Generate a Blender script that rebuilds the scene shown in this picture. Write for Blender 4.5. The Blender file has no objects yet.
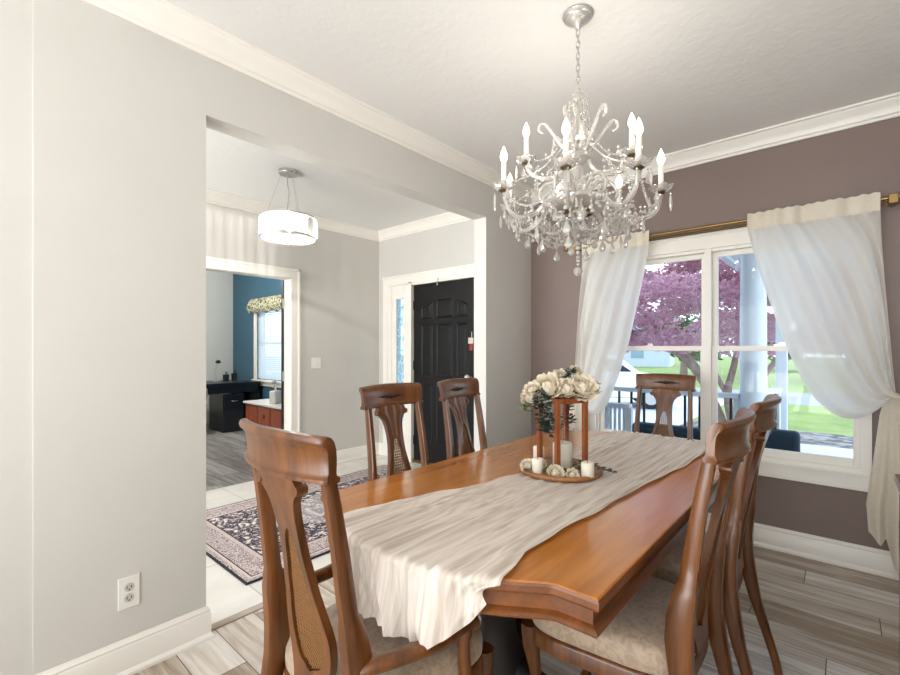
import bpy, bmesh, math, random
from mathutils import Vector, Matrix
PI = math.pi
random.seed(7)
SC = bpy.context.scene
COL = SC.collection

# ------------------------------------------------------------------ camera, sky, exposure
FPX, YAW, Y0 = 449.56, 0.721, 348.05
CAM = Vector((2.146, 0.0, 1.295))
cd = bpy.data.cameras.new('camera')
cam = bpy.data.objects.new('camera', cd); COL.objects.link(cam)
cam.location = CAM
cam.rotation_euler = (PI/2, 0, YAW)
cd.sensor_fit = 'HORIZONTAL'; cd.sensor_width = 36
cd.lens = FPX/900*36
cd.shift_y = (Y0-337.5)/900
cd.clip_start = 0.05; cd.clip_end = 400
SC.camera = cam

w = bpy.data.worlds.new('sky'); SC.world = w; w.use_nodes = True
nt = w.node_tree; nt.nodes.clear()
wo = nt.nodes.new('ShaderNodeOutputWorld'); bg = nt.nodes.new('ShaderNodeBackground')
tc = nt.nodes.new('ShaderNodeTexCoord'); sx = nt.nodes.new('ShaderNodeSeparateXYZ'); cr = nt.nodes.new('ShaderNodeValToRGB')
nt.links.new(tc.outputs['Generated'], sx.inputs[0]); nt.links.new(sx.outputs['Z'], cr.inputs[0])
cr.color_ramp.elements[0].position = 0.0; cr.color_ramp.elements[0].color = (0.86, 0.93, 1.0, 1)
cr.color_ramp.elements[1].position = 0.6; cr.color_ramp.elements[1].color = (0.60, 0.77, 1.0, 1)
nt.links.new(cr.outputs[0], bg.inputs['Color']); bg.inputs['Strength'].default_value = 2.3
nt.links.new(bg.outputs[0], wo.inputs[0])

def area_light(name, loc, rot, sx_, sy_, power, color):
    l = bpy.data.lights.new(name, 'AREA'); l.shape = 'RECTANGLE'; l.size = sx_; l.size_y = sy_
    l.energy = power; l.color = color
    o = bpy.data.objects.new(name, l); COL.objects.link(o); o.location = loc; o.rotation_euler = rot
    return o
sun = bpy.data.lights.new('sun', 'SUN'); sun.energy = 1.3; sun.angle = 0.3; sun.color = (1, .96, .9)
so = bpy.data.objects.new('sun', sun); COL.objects.link(so); so.rotation_euler = (math.radians(38), 0, math.radians(150))
# added area fills standing in for daylight and bounce; no windows are modelled there
area_light('rear_fill', (1.3, -3.9, 1.45), (math.radians(90), 0, 0), 3.4, 2.2, 42, (.97, .985, 1))
area_light('bounce_fill', (1.75, -2.2, .6), (math.radians(180-12), 0, 0), 1.8, 2.2, 66, (.98, .99, 1))  # added fill aimed upward to brighten the ceiling
area_light('foyer_fill', (-1.15, -2.1, 1.4), (math.radians(90), 0, 0), 1.8, 2.2, 60, (.99, .99, .98))  # added fill that brightens the foyer from its open end
vs = SC.view_settings
vs.view_transform = 'Standard'; vs.look = 'None'; vs.gamma = 1; vs.use_curve_mapping = False
vs.exposure = 0.6
cy = SC.cycles
cy.max_bounces = 10; cy.transparent_max_bounces = 24; cy.transmission_bounces = 8; cy.diffuse_bounces = 5; cy.glossy_bounces = 4
cy.caustics_reflective = False; cy.caustics_refractive = False
cy.sample_clamp_indirect = 6.0
cy.use_denoising = True

# ------------------------------------------------------------------ materials
def srgb(r, g, b):
    f = lambda c: (c/255/12.92) if c/255 <= .04045 else ((c/255+.055)/1.055)**2.4
    return (f(r), f(g), f(b), 1)
class NT:
    def __init__(s, name):
        s.m = bpy.data.materials.new(name); s.m.use_nodes = True; s.t = s.m.node_tree
        s.b = s.t.nodes['Principled BSDF']; s.out = s.t.nodes['Material Output']
    def n(s, typ, **kw):
        nd = s.t.nodes.new('ShaderNode'+typ)
        for k, v in kw.items():
            if k.startswith('_'): setattr(nd, k[1:], v)
            else:
                key = int(k[1:]) if k[0] == 'i' and k[1:].isdigit() else k.replace('_', ' ')
                s.set(nd.inputs[key], v)
        return nd
    def set(s, inp, v):
        if isinstance(v, bpy.types.NodeSocket): s.t.links.new(v, inp)
        elif isinstance(v, bpy.types.Node): s.t.links.new(v.outputs[0], inp)
        else: inp.default_value = v
    def p(s, **kw):
        for k, v in kw.items(): s.set(s.b.inputs[k.replace('_', ' ')], v)
        return s
    def coords(s, scale=(1, 1, 1), rot=(0, 0, 0), kind='Object', loc=(0, 0, 0)):
        t = s.n('TexCoord'); m = s.n('Mapping'); s.t.links.new(t.outputs[kind], m.inputs['Vector'])
        m.inputs['Scale'].default_value = scale; m.inputs['Rotation'].default_value = rot; m.inputs['Location'].default_value = loc
        return m
    def ramp(s, fac, stops, interp='LINEAR'):
        r = s.n('ValToRGB'); s.set(r.inputs[0], fac); e = r.color_ramp.elements; r.color_ramp.interpolation = interp
        while len(e) < len(stops): e.new(.5)
        for i, (pos, c) in enumerate(stops): e[i].position = pos; e[i].color = c
        return r
    def math(s, op, a, b=0.0, c=0.0):
        m = s.n('Math', _operation=op); s.set(m.inputs[0], a); s.set(m.inputs[1], b); s.set(m.inputs[2], c); return m
    def mix(s, f, a, b, typ='MIX'):
        m = s.n('MixRGB', _blend_type=typ); s.set(m.inputs[0], f); s.set(m.inputs[1], a); s.set(m.inputs[2], b); return m
    def bump(s, h, strength=.3, dist=.01):
        b = s.n('Bump', Strength=strength, Distance=dist); s.set(b.inputs['Height'], h); s.t.links.new(b.outputs[0], s.b.inputs['Normal']); return b
def plain(name, col, rough=.5, metal=0., noise=0., nscale=20, bump=0., **kw):
    M = NT(name)
    if noise or bump:
        n = M.n('TexNoise', Vector=M.coords(), Scale=nscale, Detail=4.)
        if noise:
            a = tuple(c*(1-noise) for c in col[:3])+(1,); b = tuple(min(1, c*(1+noise)) for c in col[:3])+(1,)
            M.p(Base_Color=M.ramp(n.outputs[0], [(.3, a), (.7, b)]).outputs[0])
        else: M.p(Base_Color=col)
        if bump: M.bump(n.outputs[0], bump, .004)
    else: M.p(Base_Color=col)
    M.p(Roughness=rough, Metallic=metal, **kw)
    return M.m
def wood(name, dark, light, rough=.28, axis='Z', scale=1., coat=.3):
    M = NT(name)
    sc = {'X': (1.2, 16, 16), 'Y': (16, 1.2, 16), 'Z': (16, 16, 1.2)}[axis]
    c = M.coords(tuple(v*scale for v in sc))
    n1 = M.n('TexNoise', Vector=c, Scale=1.6, Detail=6., Roughness=.6, Distortion=.15)
    n2 = M.n('TexNoise', Vector=c, Scale=9., Detail=3.)
    f = M.math('ADD', M.math('MULTIPLY', n1.outputs[0], .75), M.math('MULTIPLY', n2.outputs[0], .25))
    r = M.ramp(f.outputs[0], [(.32, dark), (.68, light)])
    M.p(Base_Color=r.outputs[0], Roughness=rough, Coat_Weight=coat, Coat_Roughness=.12)
    M.bump(n2.outputs[0], .05, .002)
    return M.m
MAT = {}
MAT['wall'] = plain('wall_paint_greige', srgb(205, 202, 196), .6, noise=.015, nscale=3, bump=.05)
MAT['wall_dark'] = plain('wall_paint_mauve_taupe', srgb(128, 111, 104), .55, noise=.03, nscale=4, bump=.05)
MAT['wall_blue'] = plain('wall_paint_blue', srgb(52, 92, 112), .6, noise=.02, nscale=3)
MAT['wall_office'] = plain('wall_paint_pale', srgb(200, 203, 198), .6, noise=.02, nscale=3)
MAT['ceiling'] = plain('ceiling_textured', srgb(212, 211, 207), .8, noise=.02, nscale=8, bump=.0)
M = NT('ceiling_knockdown'); n = M.n('TexNoise', Vector=M.coords(), Scale=22., Detail=4., Roughness=.6)
M.p(Base_Color=srgb(232, 231, 228), Roughness=.75); M.bump(M.ramp(n.outputs[0], [(.45, (0, 0, 0, 1)), (.6, (1, 1, 1, 1))]).outputs[0], .16, .003); MAT['ceiling'] = M.m
MAT['trim'] = plain('white_trim_paint', srgb(236, 232, 224), .35, noise=.01, nscale=5)
MAT['trim_ext'] = plain('white_exterior_paint', srgb(205, 214, 220), .4, noise=.02, nscale=5)
MAT['black_door'] = plain('black_door_paint', srgb(12, 12, 14), .5, noise=.05, nscale=10, Specular_IOR_Level=.3)
MAT['black'] = plain('black_satin', srgb(14, 18, 26), .3, noise=.05, nscale=10)
MAT['blackmetal'] = plain('black_metal', srgb(20, 22, 28), .35, noise=.05)
MAT['brass'] = plain('brass', srgb(150, 122, 78), .35, 1., noise=.1)
MAT['darkbrass'] = plain('dark_brass', srgb(110, 90, 60), .35, 1., noise=.1)
MAT['chrome'] = plain('chrome', srgb(200, 200, 200), .12, 1., noise=.02)
MAT['nickel'] = plain('painted_nickel', srgb(190, 188, 184), .35, .6, noise=.04)
MAT['plastic'] = plain('white_plastic', srgb(232, 230, 224), .35, noise=.01)
MAT['slot'] = plain('dark_slot', srgb(60, 56, 52), .6, noise=.05)
MAT['chairwood'] = wood('chair_walnut_cherry', srgb(60, 31, 11), srgb(124, 73, 28), .3, 'Z', 1., .15)
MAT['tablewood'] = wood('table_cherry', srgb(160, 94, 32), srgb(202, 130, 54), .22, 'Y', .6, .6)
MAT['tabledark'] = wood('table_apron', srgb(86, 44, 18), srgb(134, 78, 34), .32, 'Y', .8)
MAT['inlay'] = plain('dark_carved_inlay', srgb(38, 22, 14), .5, noise=.3, nscale=120)
MAT['pedestal'] = wood('pedestal_wood_shaded', srgb(14, 9, 7), srgb(26, 15, 10), .6, 'Z', 1., .0)  # near-black: under-table shade put into the wood colour
MAT['lantern'] = wood('lantern_wood', srgb(112, 56, 24), srgb(160, 88, 42), .5, 'Z', 1.5, .05)
MAT['traywood'] = wood('tray_wood', srgb(132, 84, 44), srgb(176, 122, 72), .5, 'X', 1., .05)
MAT['redwood'] = wood('red_cabinet_wood', srgb(118, 44, 18), srgb(168, 74, 34), .35, 'Z', 1.)
M = NT('seat_fabric'); v = M.n('TexNoise', Vector=M.coords(), Scale=38., Detail=3., Distortion=1.5)
r = M.ramp(v.outputs[0], [(.42, srgb(156, 134, 112)), (.55, srgb(174, 152, 128))])
M.p(Base_Color=r.outputs[0], Roughness=.55, Sheen_Weight=.4); M.bump(v.outputs[0], .5, .004); MAT['seat'] = M.m
MAT['cane'] = plain('woven_cane', srgb(132, 92, 52), .55, noise=.15, nscale=80)
MAT['marble'] = plain('pale_cabinet_top', srgb(222, 220, 216), .25, noise=.03)
MAT['candle'] = plain('candle_wax', srgb(240, 234, 220), .45, noise=.01, Subsurface_Weight=.15)
MAT['petal'] = plain('ivory_petals', srgb(240, 230, 210), .6, noise=.08, nscale=30)
MAT['leaf'] = plain('eucalyptus_leaf', srgb(46, 72, 58), .5, noise=.25, nscale=30)
MAT['sage'] = plain('sage_leaf', srgb(120, 124, 92), .6, noise=.2, nscale=30)
MAT['bluefabric'] = plain('navy_teal_fabric', srgb(14, 44, 62), .8, noise=.1, nscale=60, bump=.2)
MAT['greyfabric'] = plain('khaki_mesh', srgb(110, 106, 92), .7, noise=.1)
MAT['carpaint'] = plain('white_car_paint', srgb(236, 240, 244), .2, noise=.01, Coat_Weight=.6)
MAT['rubber'] = plain('tyre_rubber', srgb(24, 26, 30), .7, noise=.1)
MAT['carglass'] = plain('dark_car_glass', srgb(38, 50, 60), .08, noise=.05)
MAT['shingle'] = plain('roof_shingle', srgb(120, 130, 140), .8, noise=.1, nscale=6)
MAT['siding'] = plain('pale_siding', srgb(190, 198, 206), .7, noise=.03, nscale=3)
MAT['blueglass'] = plain('blue_glass_panel', srgb(120, 148, 165), .1, noise=.1)
# valance print
M = NT('valance_print'); v = M.n('TexVoronoi', Vector=M.coords(), Scale=22., _feature='F1'); n = M.n('TexNoise', Vector=M.coords(), Scale=30.)
r = M.ramp(n.outputs[0], [(.38, srgb(70, 88, 84)), (.46, srgb(176, 168, 128)), (.54, srgb(206, 200, 178)), (.62, srgb(120, 128, 96))], 'CONSTANT')
M.p(Base_Color=r.outputs[0], Roughness=.8); MAT['valance'] = M.m
# dining floor planks run along x
def planks(name, stops, length=1.25, width=.178, rough=.26):
    M = NT(name); c = M.coords((1, 1, 1), loc=(.37, .05, 0))
    sep = M.n('SeparateXYZ', Vector=c)
    row = M.math('FLOOR', M.math('DIVIDE', sep.outputs[1], width))
    off = M.math('MULTIPLY', M.math('FRACT', M.math('MULTIPLY', row, .618)), length)
    xx = M.math('DIVIDE', M.math('ADD', sep.outputs[0], off), length)
    idx = M.math('FLOOR', xx)
    cv = M.n('CombineXYZ', X=idx.outputs[0], Y=row.outputs[0])
    wn = M.n('TexWhiteNoise', Vector=cv, _noise_dimensions='3D')
    c2 = M.n('VectorMath', _operation='ADD'); M.set(c2.inputs[0], M.coords((1.6, 20, 1))); M.set(c2.inputs[1], M.n('VectorMath', _operation='SCALE', i0=wn.outputs['Color'], Scale=40.).outputs[0])
    g = M.n('TexNoise', Vector=c2.outputs[0], Scale=1.3, Detail=7., Roughness=.62, Distortion=.5)
    f = M.math('ADD', M.math('MULTIPLY', g.outputs[0], .9), M.math('MULTIPLY', M.math('SUBTRACT', wn.outputs[0], .5), .34))
    r = M.ramp(f.outputs[0], stops)
    ey = M.math('PINGPONG', M.math('DIVIDE', sep.outputs[1], width), .5); ex = M.math('PINGPONG', xx, .5)
    gap = M.math('MAXIMUM', M.math('LESS_THAN', ey, .010), M.math('LESS_THAN', ex, .0016))
    col = M.mix(gap.outputs[0], r.outputs[0], srgb(92, 84, 78))
    M.p(Base_Color=col.outputs[0], Roughness=rough); M.bump(g.outputs[0], .08, .003)
    return M.m
MAT['floor'] = planks('grey_oak_planks', [(.28, srgb(148, 130, 112)), (.45, srgb(188, 174, 158)), (.58, srgb(212, 203, 192)), (.75, srgb(232, 227, 221))])
MAT['floor_office'] = planks('grey_office_planks', [(.28, srgb(120, 116, 112)), (.5, srgb(158, 156, 152)), (.75, srgb(184, 184, 182))])
M = NT('foyer_tile'); b = M.n('TexBrick', Vector=M.coords((1, 1, 1), loc=(.075, .1, 0)), Scale=1., Mortar_Size=.004, Brick_Width=.61, Row_Height=.305, Color1=srgb(226, 222, 214), Color2=srgb(216, 212, 204), Mortar=srgb(178, 172, 164))
n = M.n('TexNoise', Vector=M.coords(), Scale=3., Detail=6., Distortion=1.)
M.p(Base_Color=M.mix(.18, b.outputs[0], M.ramp(n.outputs[0], [(.3, srgb(180, 176, 168)), (.7, srgb(240, 238, 232))]).outputs[0]).outputs[0], Roughness=.22); MAT['tile'] = M.m
# runner
M = NT('crinkled_gauze'); c = M.coords((75, 2.2, 2.2)); n = M.n('TexNoise', Vector=c, Scale=1., Detail=4., Distortion=.25)
col = M.ramp(n.outputs[0], [(.32, srgb(198, 183, 169)), (.62, srgb(234, 224, 213))])
M.p(Base_Color=col.outputs[0], Roughness=.9, Sheen_Weight=.2); M.bump(n.outputs[0], .5, .004)
tr = M.n('BsdfTransparent'); mx = M.n('MixShader', i0=.86); M.set(mx.inputs[1], tr.outputs[0]); M.set(mx.inputs[2], M.b.outputs[0]); M.set(M.out.inputs[0], mx.outputs[0]); MAT['runner'] = M.m
# curtains
M = NT('sheer_linen'); n = M.n('TexNoise', Vector=M.coords((60, 60, 400)), Scale=1., Detail=4.)
M.p(Base_Color=M.ramp(n.outputs[0], [(.3, srgb(240, 235, 226)), (.7, srgb(252, 249, 243))]).outputs[0], Roughness=.9)
tl = M.n('BsdfTranslucent', Color=srgb(250, 249, 246)); tr = M.n('BsdfTransparent', Color=(1, 1, 1, 1))
m1 = M.n('MixShader', i0=.62); M.set(m1.inputs[1], M.b.outputs[0]); M.set(m1.inputs[2], tl.outputs[0])
m2 = M.n('MixShader', i0=.10); M.set(m2.inputs[1], m1.outputs[0]); M.set(m2.inputs[2], tr.outputs[0]); M.set(M.out.inputs[0], m2.outputs[0]); MAT['curtain'] = M.m
M = NT('linen_header'); n = M.n('TexNoise', Vector=M.coords((60, 60, 300)), Scale=1., Detail=4.)
M.p(Base_Color=M.ramp(n.outputs[0], [(.3, srgb(226, 216, 198)), (.7, srgb(242, 234, 218))]).outputs[0], Roughness=.9)
tl = M.n('BsdfTranslucent', Color=srgb(236, 226, 204)); m1 = M.n('MixShader', i0=.25); M.set(m1.inputs[1], M.b.outputs[0]); M.set(m1.inputs[2], tl.outputs[0]); M.set(M.out.inputs[0], m1.outputs[0]); MAT['header'] = M.m
# window glass: clear with a fresnel reflection
def thin_glass(name, tint=(1, 1, 1, 1), refl=1.0, ior=1.5):
    M = NT(name); lw = M.n('LayerWeight', Blend=.5); fr = M.math('ADD', M.math('MULTIPLY', M.math('POWER', lw.outputs['Facing'], 5.), .5), .014); tr = M.n('BsdfTransparent', Color=tint); gl = M.n('BsdfGlossy', Roughness=.01)
    mx = M.n('MixShader'); M.set(mx.inputs[0], M.math('MULTIPLY', fr.outputs[0], refl)); M.set(mx.inputs[1], tr.outputs[0]); M.set(mx.inputs[2], gl.outputs[0]); M.set(M.out.inputs[0], mx.outputs[0])
    return M.m
MAT['pane'] = thin_glass('window_pane', (.97, .99, 1, 1), .8)
MAT['thinglass'] = thin_glass('drinking_glass', (.97, .98, .98, 1), 1.0)
# crystal
M = NT('cut_crystal'); gl = M.n('BsdfGlass', IOR=1.55, Roughness=.0, Color=(1, .99, .97, 1)); tr = M.n('BsdfTransparent'); df = M.n('BsdfTranslucent', Color=(.92, .88, .82, 1)); gs = M.n('BsdfGlossy', Roughness=.06, Color=(1, .98, .95, 1))
m1 = M.n('MixShader', i0=.15); M.set(m1.inputs[1], gl.outputs[0]); M.set(m1.inputs[2], tr.outputs[0])
d2 = M.n('BsdfDiffuse', Color=(.88, .85, .80, 1)); md = M.n('MixShader', i0=.6); M.set(md.inputs[1], df.outputs[0]); M.set(md.inputs[2], d2.outputs[0])
m2 = M.n('MixShader', i0=.5); M.set(m2.inputs[1], m1.outputs[0]); M.set(m2.inputs[2], md.outputs[0])
m3 = M.n('MixShader', i0=.15); M.set(m3.inputs[1], m2.outputs[0]); M.set(m3.inputs[2], gs.outputs[0]); M.set(M.out.inputs[0], m3.outputs[0]); MAT['crystal'] = M.m
M = NT('clear_crystal'); gl = M.n('BsdfGlass', IOR=1.5, Roughness=.0, Color=(1, .99, .97, 1)); tr = M.n('BsdfTransparent'); df = M.n('BsdfDiffuse', Color=(.9, .87, .82, 1)); gs = M.n('BsdfGlossy', Roughness=.08)
m1 = M.n('MixShader', i0=.35); M.set(m1.inputs[1], gl.outputs[0]); M.set(m1.inputs[2], tr.outputs[0]); m2 = M.n('MixShader', i0=.22); M.set(m2.inputs[1], m1.outputs[0]); M.set(m2.inputs[2], df.outputs[0])
m3 = M.n('MixShader', i0=.12); M.set(m3.inputs[1], m2.outputs[0]); M.set(m3.inputs[2], gs.outputs[0]); M.set(M.out.inputs[0], m3.outputs[0]); MAT['clear'] = M.m
def emit(name, col, s):
    M = NT(name); e = M.n('Emission', Color=col, Strength=s); M.set(M.out.inputs[0], e.outputs[0]); return M.m
MAT['bulb'] = emit('lit_bulb', (1, .93, .84, 1), 7)
MAT['sleeve'] = plain('candle_sleeve', srgb(244, 240, 232), .4, noise=.01, Subsurface_Weight=.2)
MAT['blind'] = None
M = NT('blind_slats'); M.p(Base_Color=srgb(236, 242, 246), Roughness=.5); tl = M.n('BsdfTranslucent', Color=srgb(225, 240, 250)); m1 = M.n('MixShader', i0=.5); M.set(m1.inputs[1], M.b.outputs[0]); M.set(m1.inputs[2], tl.outputs[0]); M.set(M.out.inputs[0], m1.outputs[0]); MAT['blind'] = M.m
M = NT('etched_glass'); v = M.n('TexVoronoi', Vector=M.coords((14, 14, 7)), Scale=1., _feature='DISTANCE_TO_EDGE')
tr = M.n('BsdfTransparent', Color=(.85, .95, 1, 1)); df = M.n('BsdfTranslucent', Color=(.78, .92, .97, 1)); mx = M.n('MixShader'); M.set(mx.inputs[0], M.ramp(v.outputs[0], [(.02, (.9, .9, .9, 1)), (.09, (.35, .35, .35, 1))]).outputs[0]); M.set(mx.inputs[1], tr.outputs[0]); M.set(mx.inputs[2], df.outputs[0]); M.set(M.out.inputs[0], mx.outputs[0]); MAT['etched'] = M.m
# rug
M = NT('oriental_rug'); cc = M.coords(kind='Object'); sp = M.n('SeparateXYZ', Vector=cc)
ax = M.math('ABSOLUTE', sp.outputs[0]); ay = M.math('ABSOLUTE', sp.outputs[1])
HX, HY = .68, 1.07
dx = M.math('SUBTRACT', HX, ax); dy = M.math('SUBTRACT', HY, ay); d = M.math('MINIMUM', dx, dy)
mir = M.n('CombineXYZ', X=ax.outputs[0], Y=ay.outputs[0])
nz = M.n('TexNoise', Vector=mir, Scale=11., Detail=5., Distortion=2.2, Roughness=.6)
vo = M.n('TexVoronoi', Vector=mir, Scale=15., _feature='DISTANCE_TO_EDGE')
fld = M.math('ADD', nz.outputs[0], M.math('MULTIPLY', vo.outputs[0], .25))
field = M.ramp(fld.outputs[0], [(0, srgb(214, 204, 198)), (.44, srgb(168, 150, 150)), (.50, srgb(62, 60, 72)), (.57, srgb(38, 38, 50)), (.64, srgb(188, 178, 176)), (.72, srgb(90, 88, 98))], 'CONSTANT')
nb = M.n('TexNoise', Vector=mir, Scale=20., Detail=3., Distortion=3.)
bord = M.ramp(nb.outputs[0], [(0, srgb(196, 176, 172)), (.47, srgb(74, 70, 82)), (.54, srgb(206, 194, 188)), (.62, srgb(120, 106, 112))], 'CONSTANT')
rr = M.math('ADD', M.math('MULTIPLY', ax, 1.9), ay)
medal = M.math('LESS_THAN', M.math('ADD', rr, M.math('MULTIPLY', nz.outputs[0], .3)), .85)
f2 = M.mix(M.math('MULTIPLY', medal, .45).outputs[0], field.outputs[0], srgb(196, 190, 190))
s1 = M.mix(M.math('LESS_THAN', d, .20).outputs[0], f2.outputs[0], bord.outputs[0])
def band(prev, a, b, col):
    k = M.math('MULTIPLY', M.math('GREATER_THAN', d, a), M.math('LESS_THAN', d, b)); return M.mix(k.outputs[0], prev.outputs[0], col)
s2 = band(s1, .19, .215, srgb(188, 172, 168)); s3 = band(s2, .215, .225, srgb(48, 46, 58)); s4 = band(s3, .04, .055, srgb(200, 186, 180)); s5 = band(s4, .055, .063, srgb(50, 48, 60)); s6 = band(s5, -1, .014, srgb(30, 30, 38))
M.p(Base_Color=s6.outputs[0], Roughness=.95); M.bump(nz.outputs[0], .3, .003); MAT['rug'] = M.m
# exterior ground
M = NT('lawn_grass'); n = M.n('TexNoise', Vector=M.coords(), Scale=1.2, Detail=8., Roughness=.7); M.p(Base_Color=M.ramp(n.outputs[0], [(.3, srgb(88, 106, 44)), (.7, srgb(130, 146, 72))]).outputs[0], Roughness=.9); MAT['grass'] = M.m
M = NT('stone_mulch'); n = M.n('TexVoronoi', Vector=M.coords(), Scale=7.); M.p(Base_Color=M.ramp(n.outputs['Color'], [(.3, srgb(60, 60, 60)), (.7, srgb(130, 126, 124))]).outputs[0], Roughness=.9); MAT['mulch'] = M.m
MAT['asphalt'] = plain('pale_asphalt', srgb(132, 134, 144), .9, noise=.05, nscale=8)
MAT['concrete'] = plain('pale_concrete', srgb(176, 182, 188), .8, noise=.04, nscale=3)
M = NT('maple_leaves'); n = M.n('TexNoise', Vector=M.coords(), Scale=5., Detail=5., Roughness=.8)
M.p(Base_Color=M.ramp(n.outputs[0], [(.34, srgb(120, 82, 100)), (.46, srgb(184, 132, 154)), (.54, srgb(222, 190, 202)), (.62, srgb(140, 138, 108)), (.7, srgb(190, 120, 120))]).outputs[0], Roughness=.6)
tl = M.n('BsdfTranslucent', Color=srgb(200, 146, 164)); mx = M.n('MixShader', i0=.45); M.set(mx.inputs[1], M.b.outputs[0]); M.set(mx.inputs[2], tl.outputs[0]); M.set(M.out.inputs[0], mx.outputs[0]); MAT['maple'] = M.m
MAT['greenleaf'] = plain('green_leaves', srgb(66, 96, 48), .7, noise=.35, nscale=3)
MAT['bark'] = plain('grey_bark', srgb(140, 122, 112), .85, noise=.25, nscale=14, bump=.5)

# ------------------------------------------------------------------ mesh helpers
class MB:
    def __init__(s): s.v = []; s.f = []
    def add(s, vs, fs):
        k = len(s.v); s.v += [tuple(v) for v in vs]; s.f += [tuple(i+k for i in f) for f in fs]; return s
    def box(s, x0, x1, y0, y1, z0, z1):
        v = [(x, y, z) for x in (x0, x1) for y in (y0, y1) for z in (z0, z1)]
        return s.add(v, [(0, 1, 3, 2), (4, 6, 7, 5), (0, 4, 5, 1), (2, 3, 7, 6), (0, 2, 6, 4), (1, 5, 7, 3)])
    def rings(s, rings, cap=True, closed=False):
        n = len(rings[0]); vs = [p for r in rings for p in r]; fs = []
        m = len(rings)
        for i in range(m if closed else m-1):
            for j in range(n):
                a = i*n+j; b = i*n+(j+1) % n; c = ((i+1) % m)*n+(j+1) % n; d_ = ((i+1) % m)*n+j
                fs.append((a, b, c, d_))
        if cap and not closed: fs.append(tuple(range(n))[::-1]); fs.append(tuple((m-1)*n+j for j in range(n)))
        return s.add(vs, fs)
    def grid(s, rows):
        n = len(rows[0]); vs = [p for r in rows for p in r]
        return s.add(vs, [(i*n+j, i*n+j+1, (i+1)*n+j+1, (i+1)*n+j) for i in range(len(rows)-1) for j in range(n-1)])
    def tube(s, path, rad, seg=10, closed=False, flat=1.0):
        pts = [Vector(p) for p in path]; m = len(pts)
        if not hasattr(rad, '__len__'): rad = [rad]*m
        rings = []; prev = None
        for i, p in enumerate(pts):
            if closed: t = pts[(i+1) % m]-pts[i-1]
            else: t = pts[min(i+1, m-1)]-pts[max(i-1, 0)]
            t.normalize()
            if prev is None:
                u = t.cross(Vector((0, 0, 1)))
                if u.length < .1: u = t.cross(Vector((0, 1, 0)))
            else: u = prev-t*prev.dot(t)
            u.normalize(); prev = u; q = t.cross(u)
            rings.append([p+(u*math.cos(a)+q*math.sin(a)*flat)*rad[i] for a in [2*PI*j/seg for j in range(seg)]])
        return s.rings(rings, closed=closed)
    def lathe(s, prof, seg=20, c=(0, 0, 0), scal=None):
        rings = []
        for r, z in prof: rings.append([(c[0]+max(r, 1e-4)*math.cos(2*PI*j/seg), c[1]+max(r, 1e-4)*math.sin(2*PI*j/seg), c[2]+z) for j in range(seg)])
        return s.rings(rings, cap=(tuple(prof[0]) != tuple(prof[-1])))
    def ball(s, c, r, seg=10, sz=1.):
        return s.lathe([(r*math.sin(PI*k/(seg//2+1)), -r*sz*math.cos(PI*k/(seg//2+1))) for k in range(seg//2+2)], seg, c)
    def prism(s, poly, z0, z1):
        n = len(poly); return s.rings([[(x, y, z0) for x, y in poly], [(x, y, z1) for x, y in poly]])
    def tf(s, M_):
        s.v = [tuple(M_ @ Vector(v)) for v in s.v]; return s
    def build(s, name, mat, parent=None, smooth=40, bevel=0, kind=None):
        me = bpy.data.meshes.new(name); me.from_pydata(s.v, [], s.f)
        bm = bmesh.new(); bm.from_mesh(me); bmesh.ops.recalc_face_normals(bm, faces=bm.faces); bm.to_mesh(me); bm.free()
        mats = mat if isinstance(mat, (list, tuple)) else [mat]
        for m in mats: me.materials.append(m)
        if smooth:
            me.polygons.foreach_set('use_smooth', [True]*len(me.polygons)); me.set_sharp_from_angle(angle=math.radians(smooth))
        o = bpy.data.objects.new(name, me); COL.objects.link(o)
        if parent: o.parent = parent
        if kind: o['kind'] = kind
        if bevel:
            b = o.modifiers.new('bevel', 'BEVEL'); b.width = bevel; b.segments = 2; b.limit_method = 'ANGLE'; b.angle_limit = math.radians(40)
        return o
def box(x0, x1, y0, y1, z0, z1): return MB().box(x0, x1, y0, y1, z0, z1)
def struct(mb, name, mat, parent=None, **kw): return mb.build(name, mat, parent, kind='structure', **kw)
def tag(o, label, cat, group=None):
    o['label'] = label; o['category'] = cat
    if group: o['group'] = group
    return o
def thing(name, label, cat, loc=(0, 0, 0), rz=0, group=None):
    o = bpy.data.objects.new(name, None); COL.objects.link(o); o.location = loc; o.rotation_euler = (0, 0, rz); o.empty_display_size = .1
    return tag(o, label, cat, group)
def copy_tree(o, parent=None):
    c = o.copy(); COL.objects.link(c); c.parent = parent
    for ch in list(o.children): copy_tree(ch, c)
    return c
def sint(tab, x):
    # smooth (Catmull-Rom) table lookup
    n = len(tab)
    if x <= tab[0][0]: return tab[0][1]
    if x >= tab[-1][0]: return tab[-1][1]
    for i in range(n-1):
        if x <= tab[i+1][0]: break
    t = (x-tab[i][0])/(tab[i+1][0]-tab[i][0]); p = [tab[max(0, min(n-1, k))][1] for k in (i-1, i, i+1, i+2)]
    return .5*(2*p[1]+(p[2]-p[0])*t+(2*p[0]-5*p[1]+4*p[2]-p[3])*t*t+(3*p[1]-p[0]-3*p[2]+p[3])*t**3)
def lerp(a, b, t): return a+(b-a)*t
def interp(tab, x):
    if x <= tab[0][0]: return tab[0][1]
    for (a, va), (b, vb) in zip(tab, tab[1:]):
        if x <= b:
            t = (x-a)/(b-a); return va+(vb-va)*t
    return tab[-1][1]
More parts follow.
